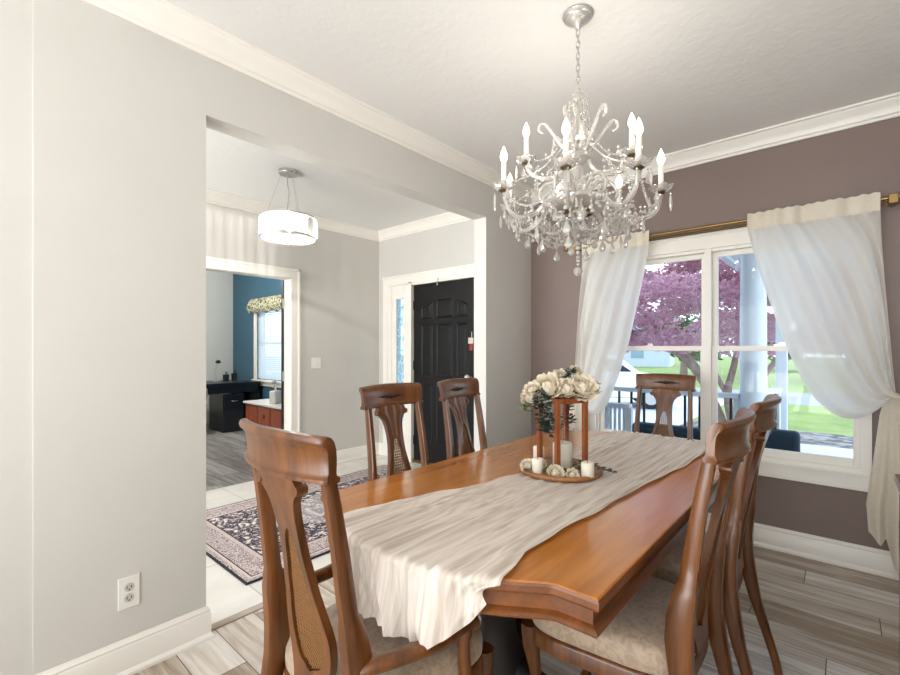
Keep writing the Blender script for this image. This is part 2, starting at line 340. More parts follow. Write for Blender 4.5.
def smoothp(pts, n=6):
    """Catmull-Rom through points"""
    P = [Vector(p) for p in pts]; out = []
    for i in range(len(P)-1):
        p0 = P[max(i-1, 0)]; p1 = P[i]; p2 = P[i+1]; p3 = P[min(i+2, len(P)-1)]
        for k in range(n):
            t = k/n; out.append(.5*((2*p1)+(p2-p0)*t+(2*p0-5*p1+4*p2-p3)*t*t+(3*p1-p0-3*p2+p3)*t**3))
    out.append(P[-1]); return out

# ------------------------------------------------------------------ room shell
W = 3.56; ZC = 2.70; XR = 2.78; WT = .122; XF = -2.14; ZO = 2.337; YJ0 = .79; YJ1 = 2.876; YC = .22
struct(box(-.06, XR+.1, -4.2, W+.02, -.1, 0), 'floor', MAT['floor'])
struct(box(XF-.06, -.06, -2.2, W, -.1, -.001), 'floor_foyer', MAT['tile'])
struct(box(-6.3, XF-.06, .6, W, -.1, -.002), 'floor_office', MAT['floor_office'])
struct(MB().prism([(-.075, YJ0), (-.03, YJ0), (-.03, YJ1), (-.075, YJ1)], 0, .006), 'trim_1', wood('threshold', srgb(150, 136, 120), srgb(186, 172, 156), .4, 'Y'))
struct(box(-WT, XR+.1, -4.2, W+.1, ZC, ZC+.1), 'ceiling', MAT['ceiling'])
struct(box(-6.3, -WT, -2.2, W+.1, ZC, ZC+.1), 'ceiling_foyer', MAT['ceiling'])
lw = MB().box(-WT, 0, YC, YJ0, 0, ZC).box(-WT, 0, YJ1, W, 0, ZC).box(-WT, 0, YJ0, YJ1, ZO, ZC).box(-WT, -.006, -2.0, YC, 0, ZC)
struct(lw, 'wall_left', MAT['wall'])
struct(box(XR, XR+.1, -4.2, W, 0, ZC), 'wall_right', MAT['wall'])
# window wall with hole
WX0, WX1, WZ0, WZ1 = .60, 2.25, .555, 2.0
ww = MB().box(-WT/2, WX0, W, W+.14, 0, ZC).box(WX1, XR+.1, W, W+.14, 0, ZC).box(WX0, WX1, W, W+.14, 0, WZ0).box(WX0, WX1, W, W+.14, WZ1, ZC)
struct(ww, 'wall_window', MAT['wall_dark'])
# foyer north wall with openings for sidelight and door
DX0, DX1, DZ = -1.552, -.64, 2.02
fw = MB().box(XF, -1.90, W, W+.14, 0, ZC).box(DX1, -WT/2, W, W+.14, 0, ZC).box(-1.90, DX1, W, W+.14, DZ+.01, ZC)
struct(fw, 'wall_foyer_front', MAT['wall'])
OY0, OY1, OZ = 1.5, 2.39, 2.01
struct(MB().box(XF-.12, XF, -2.2, OY0, 0, ZC).box(XF-.12, XF, OY1, W, 0, ZC).box(XF-.12, XF, OY0, OY1, OZ, ZC), 'wall_foyer_side', MAT['wall'])
# office
XO = -6.13; YN = 3.5
OWX0, OWX1, OWZ0, OWZ1 = -5.20, -4.35, .78, 1.98
struct(MB().box(XO, OWX0, YN, YN+.14, 0, ZC).box(OWX1, XF-.12, YN, YN+.14, 0, ZC).box(OWX0, OWX1, YN, YN+.14, 0, OWZ0).box(OWX0, OWX1, YN, YN+.14, OWZ1, ZC), 'wall_office_front', MAT['wall_blue'])
struct(box(XO-.1, XO, .6, W, 0, ZC), 'wall_office_far', MAT['wall_office'])
struct(box(XO, XF-.12, .5, .6, 0, ZC), 'wall_office_near', MAT['wall_office'])

def sweep_profile(prof, path, inward):
    """prof (d,z): d = distance from the wall; path list of (x,y); inward list of per-vertex offset directions (x,y)"""
    return MB().rings([[(x+ix*d_, y+iy*d_, z) for d_, z in prof] for (x, y), (ix, iy) in zip(path, inward)])
CROWN = [(0, ZC-.105), (.010, ZC-.105), (.012, ZC-.09), (.022, ZC-.085), (.026, ZC-.07), (.040, ZC-.045), (.062, ZC-.026), (.066, ZC-.016), (.078, ZC-.012), (.080, ZC), (0, ZC)]
BASE = [(0, 0), (.026, 0), (.026, .012), (.020, .022), (.016, .026), (.016, .110), (.012, .118), (.013, .126), (.006, .136), (.004, .142), (0, .142)]
struct(sweep_profile(CROWN, [(0, -2.0), (0, W), (XR, W), (XR, -4.2)], [(1, 0), (1, -1), (-1, -1), (-1, 0)]), 'trim_2', MAT['trim'], smooth=30)
struct(sweep_profile(CROWN, [(-WT, W), (XF, W), (XF, -2.2)], [(0, -1), (1, -1), (1, 0)]), 'trim_3', MAT['trim'], smooth=30)
struct(sweep_profile(BASE, [(0, -2.0), (0, YJ0), (-WT, YJ0)], [(1, 0), (1, 1), (0, 1)]), 'baseboard_left', MAT['trim'], smooth=30)
struct(sweep_profile(BASE, [(-WT, YJ1), (0, YJ1), (0, W), (XR, W), (XR, -4.2)], [(0, -1), (1, -1), (1, -1), (-1, -1), (-1, 0)]), 'baseboard_window', MAT['trim'], smooth=30)
struct(sweep_profile(BASE, [(XF, OY1+.10), (XF, W), (-2.03, W)], [(1, 0), (1, -1), (0, -1)]), 'baseboard_foyer', MAT['trim'], smooth=30)
struct(sweep_profile(BASE, [(XF, -2.2), (XF, OY0-.10)], [(1, 0), (1, 0)]), 'baseboard_foyer_side', MAT['trim'], smooth=30)
struct(sweep_profile(BASE, [(XO, .6), (XO, YN), (XF-.12, YN)], [(1, 0), (1, -1), (0, -1)]), 'baseboard_office', MAT['trim'], smooth=30)
# cased edge of the opening on the far jamb (white painted lining)
# office doorway casing
cs = MB()
cs.box(XF, XF+.018, OY0-.10, OY0, 0, OZ+.1).box(XF, XF+.018, OY1, OY1+.10, 0, OZ+.1).box(XF, XF+.018, OY0, OY1, OZ, OZ+.1)
cs.box(XF+.018, XF+.026, OY1+.075, OY1+.10, 0, OZ+.1).box(XF+.018, XF+.026, OY0-.1, OY1+.1, OZ+.075, OZ+.1)
cs.box(XF-.125, XF, OY1-.004, OY1+.012, 0, OZ).box(XF-.125, XF, OY0-.012, OY0+.004, 0, OZ).box(XF-.125, XF, OY0, OY1, OZ-.004, OZ+.012)
struct(cs, 'trim_4', MAT['trim'], bevel=.002)
# office door swung right back
od = thing('door_2', '', '', (XF-.125, OY1-.012, 0), math.radians(-3)); del od['label']; del od['category']; od['kind'] = 'structure'
struct(box(-.045, -.003, .0, .80, .01, OZ-.01), 'door_leaf', MAT['black_door'], od, bevel=.002)
for hz in (1.76, 1.0, .24): struct(box(-.006, .01, -.006, .03, hz-.05, hz+.05), 'hinge', MAT['nickel'], od)
struct(MB().ball((-.09, .73, 1.0), .03), 'door_knob', MAT['nickel'], od)

# front door + sidelight
fd = thing('door_1', '', '', (0, 0, 0)); del fd['label']; del fd['category']; fd['kind'] = 'structure'
dm = box(DX0, DX1, W+.022, W+.06, .03, DZ-.012)
DW = DX1-DX0
def panel(mb, x0, x1, z0, z1, arch=0.):
    n = 9; yb = W+.022
    def outline(i):
        pts = [(x0+i, z0+i), (x1-i, z0+i)]
        for k in range(n):
            t = k/(n-1); xx = lerp(x1-i, x0+i, t)
            zz = z1-i + (arch(xx) if arch else 0)
            pts.append((xx, zz))
        return pts
    for i0, i1, y_0, y_1 in ((0, .012, yb, yb-.008), (.012, .024, yb-.008, yb-.001), (.024, .05, yb-.001, yb-.007)):
        mb.rings([[(x, y_0, z) for x, z in outline(i0)], [(x, y_1, z) for x, z in outline(i1)]], cap=False)
    o3 = outline(.05); mb.add([(x, yb-.007, z) for x, z in o3], [tuple(range(len(o3)))])
cols = [(DX0+.12, DX0+.30), (DX0+.35, DX0+.59), (DX0+.64, DX0+.80)]
xc = (cols[0][0]+cols[2][1])/2
arch = lambda xx: .05-.42*(xx-xc)**2*1.6
for x0, x1 in cols:
    panel(dm, x0, x1, 1.62, 1.78, arch); panel(dm, x0, x1, .98, 1.56); panel(dm, x0, x1, .26, .90)
struct(dm, 'door_leaf', MAT['black_door'], fd, smooth=20)
struct(box(DX0, DX1, W, W+.12, 0, .03), 'threshold', MAT['brass'], fd)
struct(MB().tube([(DX1-.07, W+.02, 1.0), (DX1-.07, W-.04, 1.0)], .011).ball((DX1-.07, W-.05, 1.0), .03), 'door_knob', MAT['nickel'], fd)
for hz in (1.78, 1.1, .25): struct(box(DX0-.004, DX0+.012, W+.012, W+.024, hz-.05, hz+.05), 'hinge', MAT['blackmetal'], fd)
cs = MB()
cs.box(-2.045, -1.965, W-.02, W, 0, DZ+.11).box(-1.965, DX1, W-.02, W, DZ+.01, DZ+.11).box(-2.05, DX1+.1, W-.028, W, DZ+.095, DZ+.12).box(DX1, DX1+.09, W-.02, W, 0, DZ+.11)
cs.box(-1.90, -1.83, W, W+.06, 0, DZ+.01).box(-1.70, DX0-.04, W, W+.06, 0, DZ+.01).box(-1.83, -1.70, W, W+.06, 1.87, DZ+.01).box(-1.83, -1.70, W, W+.06, 0, .45)
cs.box(-1.975, -1.90, W-.012, W+.06, 0, DZ+.01).box(DX0-.045, DX0-.003, W-.02, W+.12, 0, DZ+.03).box(DX1+.003, DX1+.03, W-.01, W+.12, 0, DZ+.03).box(DX0, DX1, W-.01, W+.12, DZ-.01, DZ+.03)
struct(cs, 'trim_5', MAT['trim'], bevel=.002)
struct(box(-1.83, -1.70, W+.025, W+.032, .45, 1.87), 'window_2', MAT['etched'])
# office window with blinds
w3 = struct(MB().box(OWX0-.09, OWX0, YN-.018, YN, OWZ0-.1, OWZ1+.09).box(OWX1, OWX1+.09, YN-.018, YN, OWZ0-.1, OWZ1+.09).box(OWX0, OWX1, YN-.018, YN, OWZ1, OWZ1+.09).box(OWX0-.1, OWX1+.1, YN-.05, YN, OWZ0-.03, OWZ0).box(OWX0, OWX1, YN-.018, YN, OWZ0-.1, OWZ0-.03)
  .box(OWX0, OWX0+.04, YN+.05, YN+.09, OWZ0, OWZ1).box(OWX1-.04, OWX1, YN+.05, YN+.09, OWZ0, OWZ1).box(OWX0, OWX1, YN+.05, YN+.09, 1.36, 1.4), 'window_3', MAT['trim'])
struct(box(OWX0, OWX1, YN+.068, YN+.072, OWZ0, OWZ1), 'pane', MAT['pane'], w3)
bl = thing('window_blind', 'white horizontal slat blind on the office window beneath the patterned valance', 'blind', (0, 0, 0))
MB().box(OWX0+.01, OWX1-.01, YN+.0, YN+.045, OWZ1-.04, OWZ1).build('headrail', MAT['plastic'], bl)
slats = MB(); k = 0; z = OWZ0+.03
while z < OWZ1-.045:
    slats.add([(OWX0+.012, YN+.008, z-.0145), (OWX1-.012, YN+.008, z-.0145), (OWX1-.012, YN+.022, z+.0145), (OWX0+.012, YN+.022, z+.0145)], [(0, 1, 2, 3)]); z += .032
slats.build('slats', MAT['blind'], bl, smooth=0)

# ------------------------------------------------------------------ dining window
w1 = thing('window_1', '', ''); del w1['label']; del w1['category']; w1['kind'] = 'structure'
c = MB()
CW = .095
c.box(WX0-CW+.03, WX0+.02, W-.018, W+.01, WZ0+.006, WZ1-.01).box(WX1-.02, WX1+.012, W-.018, W+.01, WZ0+.006, WZ1-.01)
c.box(WX0-CW+.03, WX1+.012, W-.018, W+.01, WZ1-.01, WZ1+.085).box(WX0-CW+.02, WX1+.02, W-.028, W, WZ1+.078, WZ1+.098)
c.box(WX0-CW+.03, WX1+.012, W-.018, W+.01, WZ0-.075, WZ0-.004).box(WX0-.06, WX1+.014, W-.026, W+.01, WZ0-.090, WZ0-.072).box(WX0-.05, WX1+.014, W-.030, W+.02, WZ0-.006, WZ0+.006)
struct(c, 'window_casing', MAT['trim'], w1)
f = MB()
XM = 1.424
f.box(WX0, WX0+.035, W, W+.10, WZ0, WZ1).box(WX1-.035, WX1, W, W+.10, WZ0, WZ1).box(WX0+.035, WX1-.035, W+.001, W+.10, WZ0, WZ0+.03).box(WX0+.035, WX1-.035, W+.001, W+.10, WZ1-.03, WZ1)
f.box(XM-.020, XM+.020, W-.012, W+.10, WZ0, WZ1)
struct(f, 'window_frame', MAT['trim'], w1)
for a, b in ((WX0+.035, XM-.020), (XM+.020, WX1-.035)):
    for nm, z0, z1, yy in (('lower_sash', WZ0+.03, 1.31, W+.022), ('upper_sash', 1.275, WZ1-.03, W+.052)):
        s_ = MB(); t = .032
        s_.box(a, a+t, yy, yy+.026, z0, z1).box(b-t, b, yy, yy+.026, z0, z1).box(a+t, b-t, yy, yy+.026, z0, z0+(.05 if nm[0] == 'l' else .035)).box(a+t, b-t, yy, yy+.026, z1-.035, z1)
        so_ = struct(s_, nm, MAT['trim'], w1, bevel=.002)
        struct(box(a+t-.002, b-t+.002, yy+.011, yy+.015, z0+.03, z1-.03), 'pane', MAT['pane'], so_)
        if nm[0] == 'l':
            struct(MB().box((a+b)/2-.03, (a+b)/2+.03, yy-.0, yy+.02, z1, z1+.008).box((a+b)/2-.004, (a+b)/2+.026, yy-.004, yy+.008, z1+.008, z1+.02), 'sash_lock', MAT['chrome'], so_)

# ------------------------------------------------------------------ outside: ground, porch, street
GZ = -.6
struct(box(-30, 40, 13.0, 19.0, GZ-.1, GZ), 'ground_lawn', MAT['grass'])
struct(box(-60, 70, 19.0, 24.0, GZ-.1, GZ), 'ground_street', MAT['asphalt'])
struct(box(-90, 110, 24.0, 120, GZ-.1, GZ), 'ground_far_lawn', MAT['grass'])
struct(box(-30, 40, 6.2, 11.3, GZ-.1, GZ), 'ground_walkway', MAT['concrete'])
struct(box(-30, 40, 11.3, 13.0, GZ-.1, GZ), 'ground_mulch', MAT['mulch'])
struct(box(-9, -.9, 11.3, 19.0, GZ-.09, GZ+.01), 'ground_driveway', MAT['concrete'])
struct(box(-8, 5, W+.14, 6.2, -.14, -.06), 'porch_floor', MAT['concrete'])
struct(MB().box(-8, 5, W+.14, 6.1, 2.62, 2.72).box(-8, 5, 5.5, 5.7, 2.45, 2.62), 'porch_roof', MAT['trim_ext'])
struct(MB().box(1.02, 2.6, 6.1, 8.3, 2.40, 2.62).box(1.02, 1.10, 5.7, 8.3, 2.36, 2.5), 'entry_roof', MAT['trim_ext'])
col = MB().lathe([(.17, -.06), (.17, .02), (.155, .04), (.145, .07), (.124, .09), (.121, .8), (.119, 1.6), (.108, 2.36), (.15, 2.38), (.17, 2.42), (.17, 2.45), (.19, 2.45), (.19, 2.62)], 40, (1.425, 5.62, 0))
tag(col.build('porch_column', MAT['trim_ext']), 'large round white porch column seen through the right window', 'column')
pc = MB().box(1.525, 1.635, 6.55, 6.66, GZ, 2.5).box(1.505, 1.655, 6.53, 6.68, GZ, GZ+.2).box(1.505, 1.655, 6.53, 6.68, 2.35, 2.5)
tag(pc.build('porch_post', MAT['trim_ext'], bevel=.004), 'slim square white post right of the round porch column', 'column')
def railing(label, p0, p1, n, z0, z1, matb, group=None, bw=.012):
    r = thing('porch_railing', label, 'railing', (p0[0], p0[1], -.06), 0, 'porch railings outside the window'); d_ = Vector((p1[0]-p0[0], p1[1]-p0[1], 0)); L = d_.length; r.rotation_euler.z = math.atan2(d_.y, d_.x)
    MB().box(0, L, -.045, .045, z1-.05+.06, z1+.06).build('top_rail', MAT['trim_ext'], r, bevel=.004)
    MB().box(0, L, -.03, .03, z0+.06, z0+.11).build('bottom_rail', MAT['trim_ext'], r, bevel=.004)
    for x in (.02, L-.02): MB().box(x-.03, x+.03, -.03, .03, 0, z1+.02).build('end_post', MAT['trim_ext'], r)
    me = None
    for i in range(n):
        x = (i+.5)*L/n
        if me is None: b = MB().box(-bw, bw, -bw, bw, z0+.10, z1+.02).build('baluster', matb, r); me = b.data
        else: b = bpy.data.objects.new('baluster', me); COL.objects.link(b); b.parent = r
        b.location = (x, 0, 0)
railing('white topped porch railing with thin black balusters beside the round column', (-1.4, 5.62), (1.30, 5.62), 18, .05, .81, MAT['blackmetal'])
railing('short white topped railing running outward between round column and square post', (1.45, 5.78), (1.55, 6.50), 4, .05, .83, MAT['blackmetal'])
railing('low white railing with white balusters glimpsed under the left curtain', (.0, 4.85), (.44, 4.85), 9, .12, .70, MAT['trim_ext'])
struct(box(1.50, 1.53, 5.85, 6.5, .0, .72), 'porch_screen', MAT['bluefabric'])
def porch_chair(label, loc, rz, wd, hb):
    c_ = thing('patio_chair', label, 'chair', loc, rz, 'dark patio seats on the porch')
    MB().box(-wd/2, wd/2, -.30, -.16, .40, hb).build('backrest', MAT['bluefabric'], c_, bevel=.03)
    MB().box(-wd/2, wd/2, -.16, .36, .30, .46).build('seat', MAT['bluefabric'], c_, bevel=.03)
    for sx_ in (-1, 1):
        MB().box(sx_*wd/2-.03, sx_*wd/2+.03, -.30, .36, .06, .40).build('side_frame', MAT['blackmetal'], c_, bevel=.01)
porch_chair('long dark navy porch seat behind the left window sash', (1.06, 4.32, -.06), 0, .66, .70)
porch_chair('dark teal porch chair with straight back in the right window', (1.765, 4.36, -.06), 0, .27, .745)
# small planter on the porch floor edge
pl = thing('garden_pot', 'small dark pot on the walkway right of the teal chair', 'pot', (2.05, 6.0, -.06))
MB().lathe([(.0, 0), (.06, 0), (.09, .14), (.095, .15), (.08, .15), (.07, .12), (0, .12)], 18).build('pot', MAT['blackmetal'], pl)
# car
def car(loc, rz):
    c_ = thing('car', 'white parked car on the driveway beyond the porch railing', 'car', loc, rz)
    # length along x 4.6, width y 1.8
    prof = [(-2.3, .45), (-2.28, .85), (-2.1, 1.0), (-1.85, 1.08), (-1.45, 1.60), (-1.2, 1.68), (.2, 1.68), (.55, 1.60), (1.15, 1.12), (2.0, .98), (2.25, .85), (2.32, .5), (2.2, .32), (-2.2, .32)]
    rings = []
    for y, ins, top in ((-.90, 0, 0), (-.90, 0, 1), (.90, 0, 1), (.90, 0, 0)): pass
    def ring(y, s_): return [(x, y*(1-(.14 if z > 1.15 else 0)*s_), z) for x, z in prof]
    MB().rings([ring(-.9, 1), ring(-.5, 1), ring(.5, 1), ring(.9, 1)]).build('body', MAT['carpaint'], c_, bevel=.05)
    for s_ in (-1, 1):
        for nm, q in (('side_window', [(-1.5, 1.15), (-1.28, 1.56), (-.5, 1.58), (-.5, 1.15)]), ('side_window', [(-.42, 1.15), (-.42, 1.58), (.35, 1.55), (.9, 1.15)])):
            MB().rings([[(x, s_*(.88-.10*(z-1.15)/.43), z) for x, z in q], [(x, s_*(.915-.10*(z-1.15)/.43), z) for x, z in q]]).build(nm, MAT['carglass'], c_, smooth=0)
        for x in (-1.45, 1.45):
            wh = MB().tube([(x, s_*.74, .34), (x, s_*.93, .34)], .34, 28).build('wheel', MAT['rubber'], c_)
            MB().tube([(x, s_*.925, .34), (x, s_*.94, .34)], .21, 20).build('hubcap', MAT['nickel'], wh)
    MB().add([(1.0, -.70, 1.2), (1.0, .70, 1.2), (.52, .66, 1.62), (.52, -.66, 1.62)], [(0, 1, 2, 3)]).build('windshield', MAT['carglass'], c_, smooth=0)
car((-4.05, 14.6, GZ+.01), math.radians(28))
# far houses and trees
def leaf_cloud(blobs, n, size, rnd):
    mb = MB()
    for i in range(n):
        b = rnd.choice(blobs); cx, cy_, cz, rx, ry, rz_ = b
        while True:
            p = Vector((rnd.uniform(-1, 1), rnd.uniform(-1, 1), rnd.uniform(-1, 1)))
            if p.length < 1 and p.length > .35: break
        q = Vector((cx+p.x*rx, cy_+p.y*ry, cz+p.z*rz_))
        u = Vector((rnd.gauss(0, 1), rnd.gauss(0, 1), rnd.gauss(0, .6))).normalized(); v_ = u.cross(Vector((rnd.gauss(0, 1), rnd.gauss(0, 1), rnd.gauss(0, 1)))).normalized()
        s_ = size*rnd.uniform(.6, 1.3)
        mb.add([q-u*s_, q+v_*s_*.45, q+u*s_, q-v_*s_*.45], [(0, 1, 2, 3)])
    return mb
rnd = random.Random(3)
mt = thing('maple_tree', 'Japanese maple with pink purple leaves and a forked grey trunk outside the window', 'tree', (.62, 9.0, GZ))
base = Vector((0, 0, 0))
trunk = MB()
br = [[(0, 0, 0), (-.05, 0, .5), (-.25, .1, 1.0), (-.62, .1, 1.6), (-1.2, .1, 2.3), (-1.8, 0, 3.0)],
      [(.02, 0, 0), (.08, 0, .5), (.0, 0, 1.1), (.1, .2, 1.8), (.2, .2, 3.0), (.2, .1, 4.2)],
      [(.0, .05, .1), (.2, 0, .6), (.38, .1, 1.2), (.8, .1, 1.9), (1.3, .2, 2.8)],
      [(-.2, .1, .9), (-.5, .3, 1.5), (-.9, .5, 2.0), (-1.3, .6, 2.6)], [(-.6, .1, 1.55), (-.8, -.1, 1.8), (-1.5, -.2, 2.05), (-2.0, -.2, 2.4)],
      [(.05, 0, 1.0), (-.2, .0, 1.5), (-.3, -.2, 2.2), (-.5, -.2, 3.2)]]
for i, p in enumerate(br):
    sp_ = smoothp(p, 4); r0 = .085 if i < 3 else .05
    trunk.tube(sp_, [lerp(r0, r0*.3, k/(len(sp_)-1)) for k in range(len(sp_))], 8)
trunk.build('trunk', MAT['bark'], mt)
blobs = []
for i in range(110):
    a = rnd.uniform(0, 2*PI); r_ = 2.9*math.sqrt(rnd.random()); zz = rnd.uniform(0, 1)
    zc = 1.95+zz*2.9*(1-(r_/3.6)**2); blobs.append((r_*math.cos(a)-.35, r_*math.sin(a)*.7+.2, zc, .55, .5, .20))
leaf_cloud(blobs, 60000, .05, rnd).build('foliage', MAT['maple'], mt, smooth=0)
def tree(label, loc, h, r, n, seed, group='green trees and shrubs beyond the street'):
    rn = random.Random(seed); t = thing('green_tree', label, 'tree', loc, 0, group)
    MB().tube([(0, 0, 0), (.05, 0, h*.35), (0, .1, h*.7)], [r*.09, r*.07, r*.03], 8).build('trunk', MAT['bark'], t)
    bl_ = []
    for i in range(16):
        a = rn.uniform(0, 2*PI); q = r*.62*math.sqrt(rn.random()); bl_.append((q*math.cos(a), q*math.sin(a), h*rn.uniform(.35, .85), r*.5, r*.5, h*.16))
    leaf_cloud(bl_, n, r*.06, rn).build('foliage', MAT['greenleaf'], t, smooth=0)
TS = [('broad green tree far right across the street', (2.4, 34, GZ), 7, 3.4, 5000), ('rounded green shrub far behind the square post', (-1.9, 46, GZ), 3.6, 3, 4000),
      ('green tree behind the maple trunk across the street', (-6.0, 33, GZ), 4.4, 2.8, 5000), ('tall green tree behind the right curtain', (12, 44, GZ), 9, 4.5, 5000),
      ('green tree farthest left beyond the street', (-17, 34, GZ), 5, 3, 3000)]
for i, (lb, lo, h, r, n) in enumerate(TS): tree(lb, lo, h, r, n, 20+i)
def house(label, loc, rz, L, D, H, RH):
    h = thing('house', label, 'house', loc, rz)
    MB().box(-L/2, L/2, -D/2, D/2, 0, H).build('wall', MAT['siding'], h)
    MB().rings([[(-L/2-.4, -D/2-.5, H), (-L/2-.4, 0, H+RH), (-L/2-.4, D/2+.5, H)], [(L/2+.4, -D/2-.5, H), (L/2+.4, 0, H+RH), (L/2+.4, D/2+.5, H)]]).build('roof', MAT['shingle'], h, smooth=0)
    for x in (-L*.3, -.1*L, L*.3):
        MB().box(x-.6, x+.6, -D/2-.05, -D/2, .9, 2.2).build('window', MAT['blueglass'], h)
    MB().box(L*.1-.5, L*.1+.5, -D/2-.05, -D/2, 0, 2.1).build('door', MAT['trim_ext'], h)
house('pale neighbouring house across the street beyond the porch railing', (-19, 50, GZ), math.radians(12), 15, 8, 3.2, 2.6)

# ------------------------------------------------------------------ wall plates
o_ = thing('wall_outlet', 'white duplex electrical outlet low on the left wall', 'outlet', (0, .501, .323), 0)
MB().box(.0, .006, -.036, .036, -.062, .062).build('cover_plate', MAT['plastic'], o_, bevel=.002)
for z in (.021, -.021):
    s_ = MB().tube([(.005, 0, z), (.008, 0, z)], .017, 20).build('receptacle', plain('receptacle_grey', srgb(196, 192, 184), .4, noise=.02), o_)
    MB().box(.0078, .0086, -.0085, -.0055, z-.004, z+.006).box(.0078, .0086, .0055, .0085, z-.004, z+.006).tube([(.0078, 0, z-.009), (.0086, 0, z-.009)], .003, 8).build('slots', MAT['slot'], s_)
o_ = thing('light_switch', 'white double light switch plate on the foyer wall', 'light switch', (XF, 2.69, 1.134), 0)
MB().box(0, .006, -.058, .058, -.058, .058).build('cover_plate', MAT['plastic'], o_, bevel=.002)
for y in (-.023, .023): MB().box(.005, .010, y-.016, y+.016, -.033, .033).build('rocker', MAT['trim'], o_, bevel=.001)
# keys / ornament hanging on the door handle side
kk = thing('key_lanyard', 'small red and white key tag hanging at the black front door edge', 'key tag', (-.69, W+.0, 1.34))
MB().tube([(0, 0, .12), (0.005, -.006, .03), (0, -.006, 0)], .003, 6).build('cord', MAT['plastic'], kk)
MB().box(-.02, .02, -.012, -.004, -.07, -.0).build('tag', plain('red_tag', srgb(150, 46, 34), .5, noise=.05), kk, bevel=.002)
MB().box(-.035, .03, -.016, -.008, .0, .06).build('charm', plain('cream_charm', srgb(206, 196, 180), .5, noise=.1), kk, bevel=.006)
hk = MB().tube([(-1.13, W-.026, DZ+.03), (-1.13, W-.03, DZ-.02), (-1.13, W-.035, DZ-.05), (-1.13, W-.05, DZ-.055), (-1.13, W-.052, DZ-.03)], .004, 6).build('wreath_hook', MAT['chrome'])
tag(hk, 'small silver wreath hook over the top of the black front door', 'hook')

# ------------------------------------------------------------------ rug
r_ = MB()
nx, ny = 14, 22
top = [[(lerp(-.68, .68, i/nx), lerp(-1.07, 1.07, j/ny), .009) for i in range(nx+1)] for j in range(ny+1)]
r_.box(-.68, .68, -1.07, 1.07, 0, .009)
rg = r_.build('area_rug', MAT['rug'], bevel=.003); rg.location = (-.985, 2.175, .0005)
tag(rg, 'patterned charcoal, cream and mauve rug lying on the foyer tiles', 'rug')

# ------------------------------------------------------------------ foyer drum pendant
FX, FY = -1.175, 1.835
fp = thing('drum_pendant', 'drum shaped crystal pendant lamp with chrome rims hanging in the foyer', 'pendant lamp', (FX, FY, 0))
MB().lathe([(0, ZC), (.075, ZC), (.075, ZC-.02), (.068, ZC-.028), (0, ZC-.028)], 28).build('canopy', MAT['chrome'], fp)
for a in (0, 2*PI/3, 4*PI/3):
    MB().tube([(.05*math.cos(a), .05*math.sin(a), ZC-.02), (.17*math.cos(a), .17*math.sin(a), 2.325)], .0016, 5).build('suspension_wire', MAT['nickel'], fp)
MB().tube(smoothp([(-.01, 0, ZC-.02), (-.012, 0, 2.6), (.01, 0, 2.52), (-.012, 0, 2.42), (-.008, 0, 2.33)]), .004, 6).build('cable', MAT['nickel'], fp)
RD = .212
for z in (2.323, 2.165):
    MB().lathe([(RD-.006, z-.004), (RD+.004, z-.004), (RD+.004, z+.006), (RD-.006, z+.006), (RD-.006, z-.004)], 48).build('rim', MAT['chrome'], fp)
M = NT('drum_crystal'); df = M.n('BsdfTranslucent', Color=(1, .97, .95, 1)); gs = M.n('BsdfGlossy', Roughness=.15); tr = M.n('BsdfTransparent')
m1 = M.n('MixShader', i0=.2); M.set(m1.inputs[1], df.outputs[0]); M.set(m1.inputs[2], gs.outputs[0]); m2 = M.n('MixShader', i0=.45); M.set(m2.inputs[1], m1.outputs[0]); M.set(m2.inputs[2], tr.outputs[0]); M.set(M.out.inputs[0], m2.outputs[0]); DCM = M.m
MB().lathe([(0, 2.330), (.207, 2.330), (.207, 2.326), (0, 2.326)], 40).build('top_light_shield', MAT['chrome'], fp)  # added disc: keeps lamp light off the ceiling, streaks it through the strands
st = MB(); rs = random.Random(5)
for k in range(64):
    a = 2*PI*k/64; x, y = RD*math.cos(a), RD*math.sin(a); wv = rs.uniform(.006, .0098)
    z = 2.32
    while z > 2.30:
        hgt = .1449
        st.rings([[(x+wv*.5*math.cos(b), y+wv*.5*math.sin(b), zz) for b in (a, a+PI/2, a+PI, a+3*PI/2)] for zz in (z, z-hgt*.5, z-hgt+.003)][0:1]+[[(x+wv*math.cos(b), y+wv*math.sin(b), z-hgt*.5) for b in (a, a+PI/2, a+PI, a+3*PI/2)]]+[[(x+wv*.5*math.cos(b), y+wv*.5*math.sin(b), z-hgt+.003) for b in (a, a+PI/2, a+PI, a+3*PI/2)]])
        z -= hgt
st.build('crystal_strands', DCM, fp, smooth=0, kind='stuff')
bt = MB()
for i in range(9):
    rr_ = .02+i*.021; m_ = max(5, int(rr_*2*PI/.022))
    for j in range(m_):
        a = 2*PI*(j+.3*i)/m_; cx_, cy_ = rr_*math.cos(a), rr_*math.sin(a); bt.add([(cx_+.0095*math.cos(q), cy_+.0095*math.sin(q), 2.157) for q in [k*PI/3 for k in range(6)]]+[(cx_, cy_, 2.148)], [(k, (k+1) % 6, 6) for k in range(6)])
bt.build('crystal_base', DCM, fp, smooth=0, kind='stuff')
for a in (.4, 2.5, 4.6):
    MB().ball((.07*math.cos(a), .07*math.sin(a), 2.25), .02, 10, 1.3).build('bulb', MAT['bulb'], fp)
def point(name, loc, e, col=(1, .86, .70), r=.02):
    l = bpy.data.lights.new(name, 'POINT'); l.energy = e; l.color = col; l.shadow_soft_size = r
    o = bpy.data.objects.new(name, l); COL.objects.link(o); o.location = loc; return o
point('drum_pendant_light', (FX, FY, 2.25), 24, (1, .95, .9), .012)

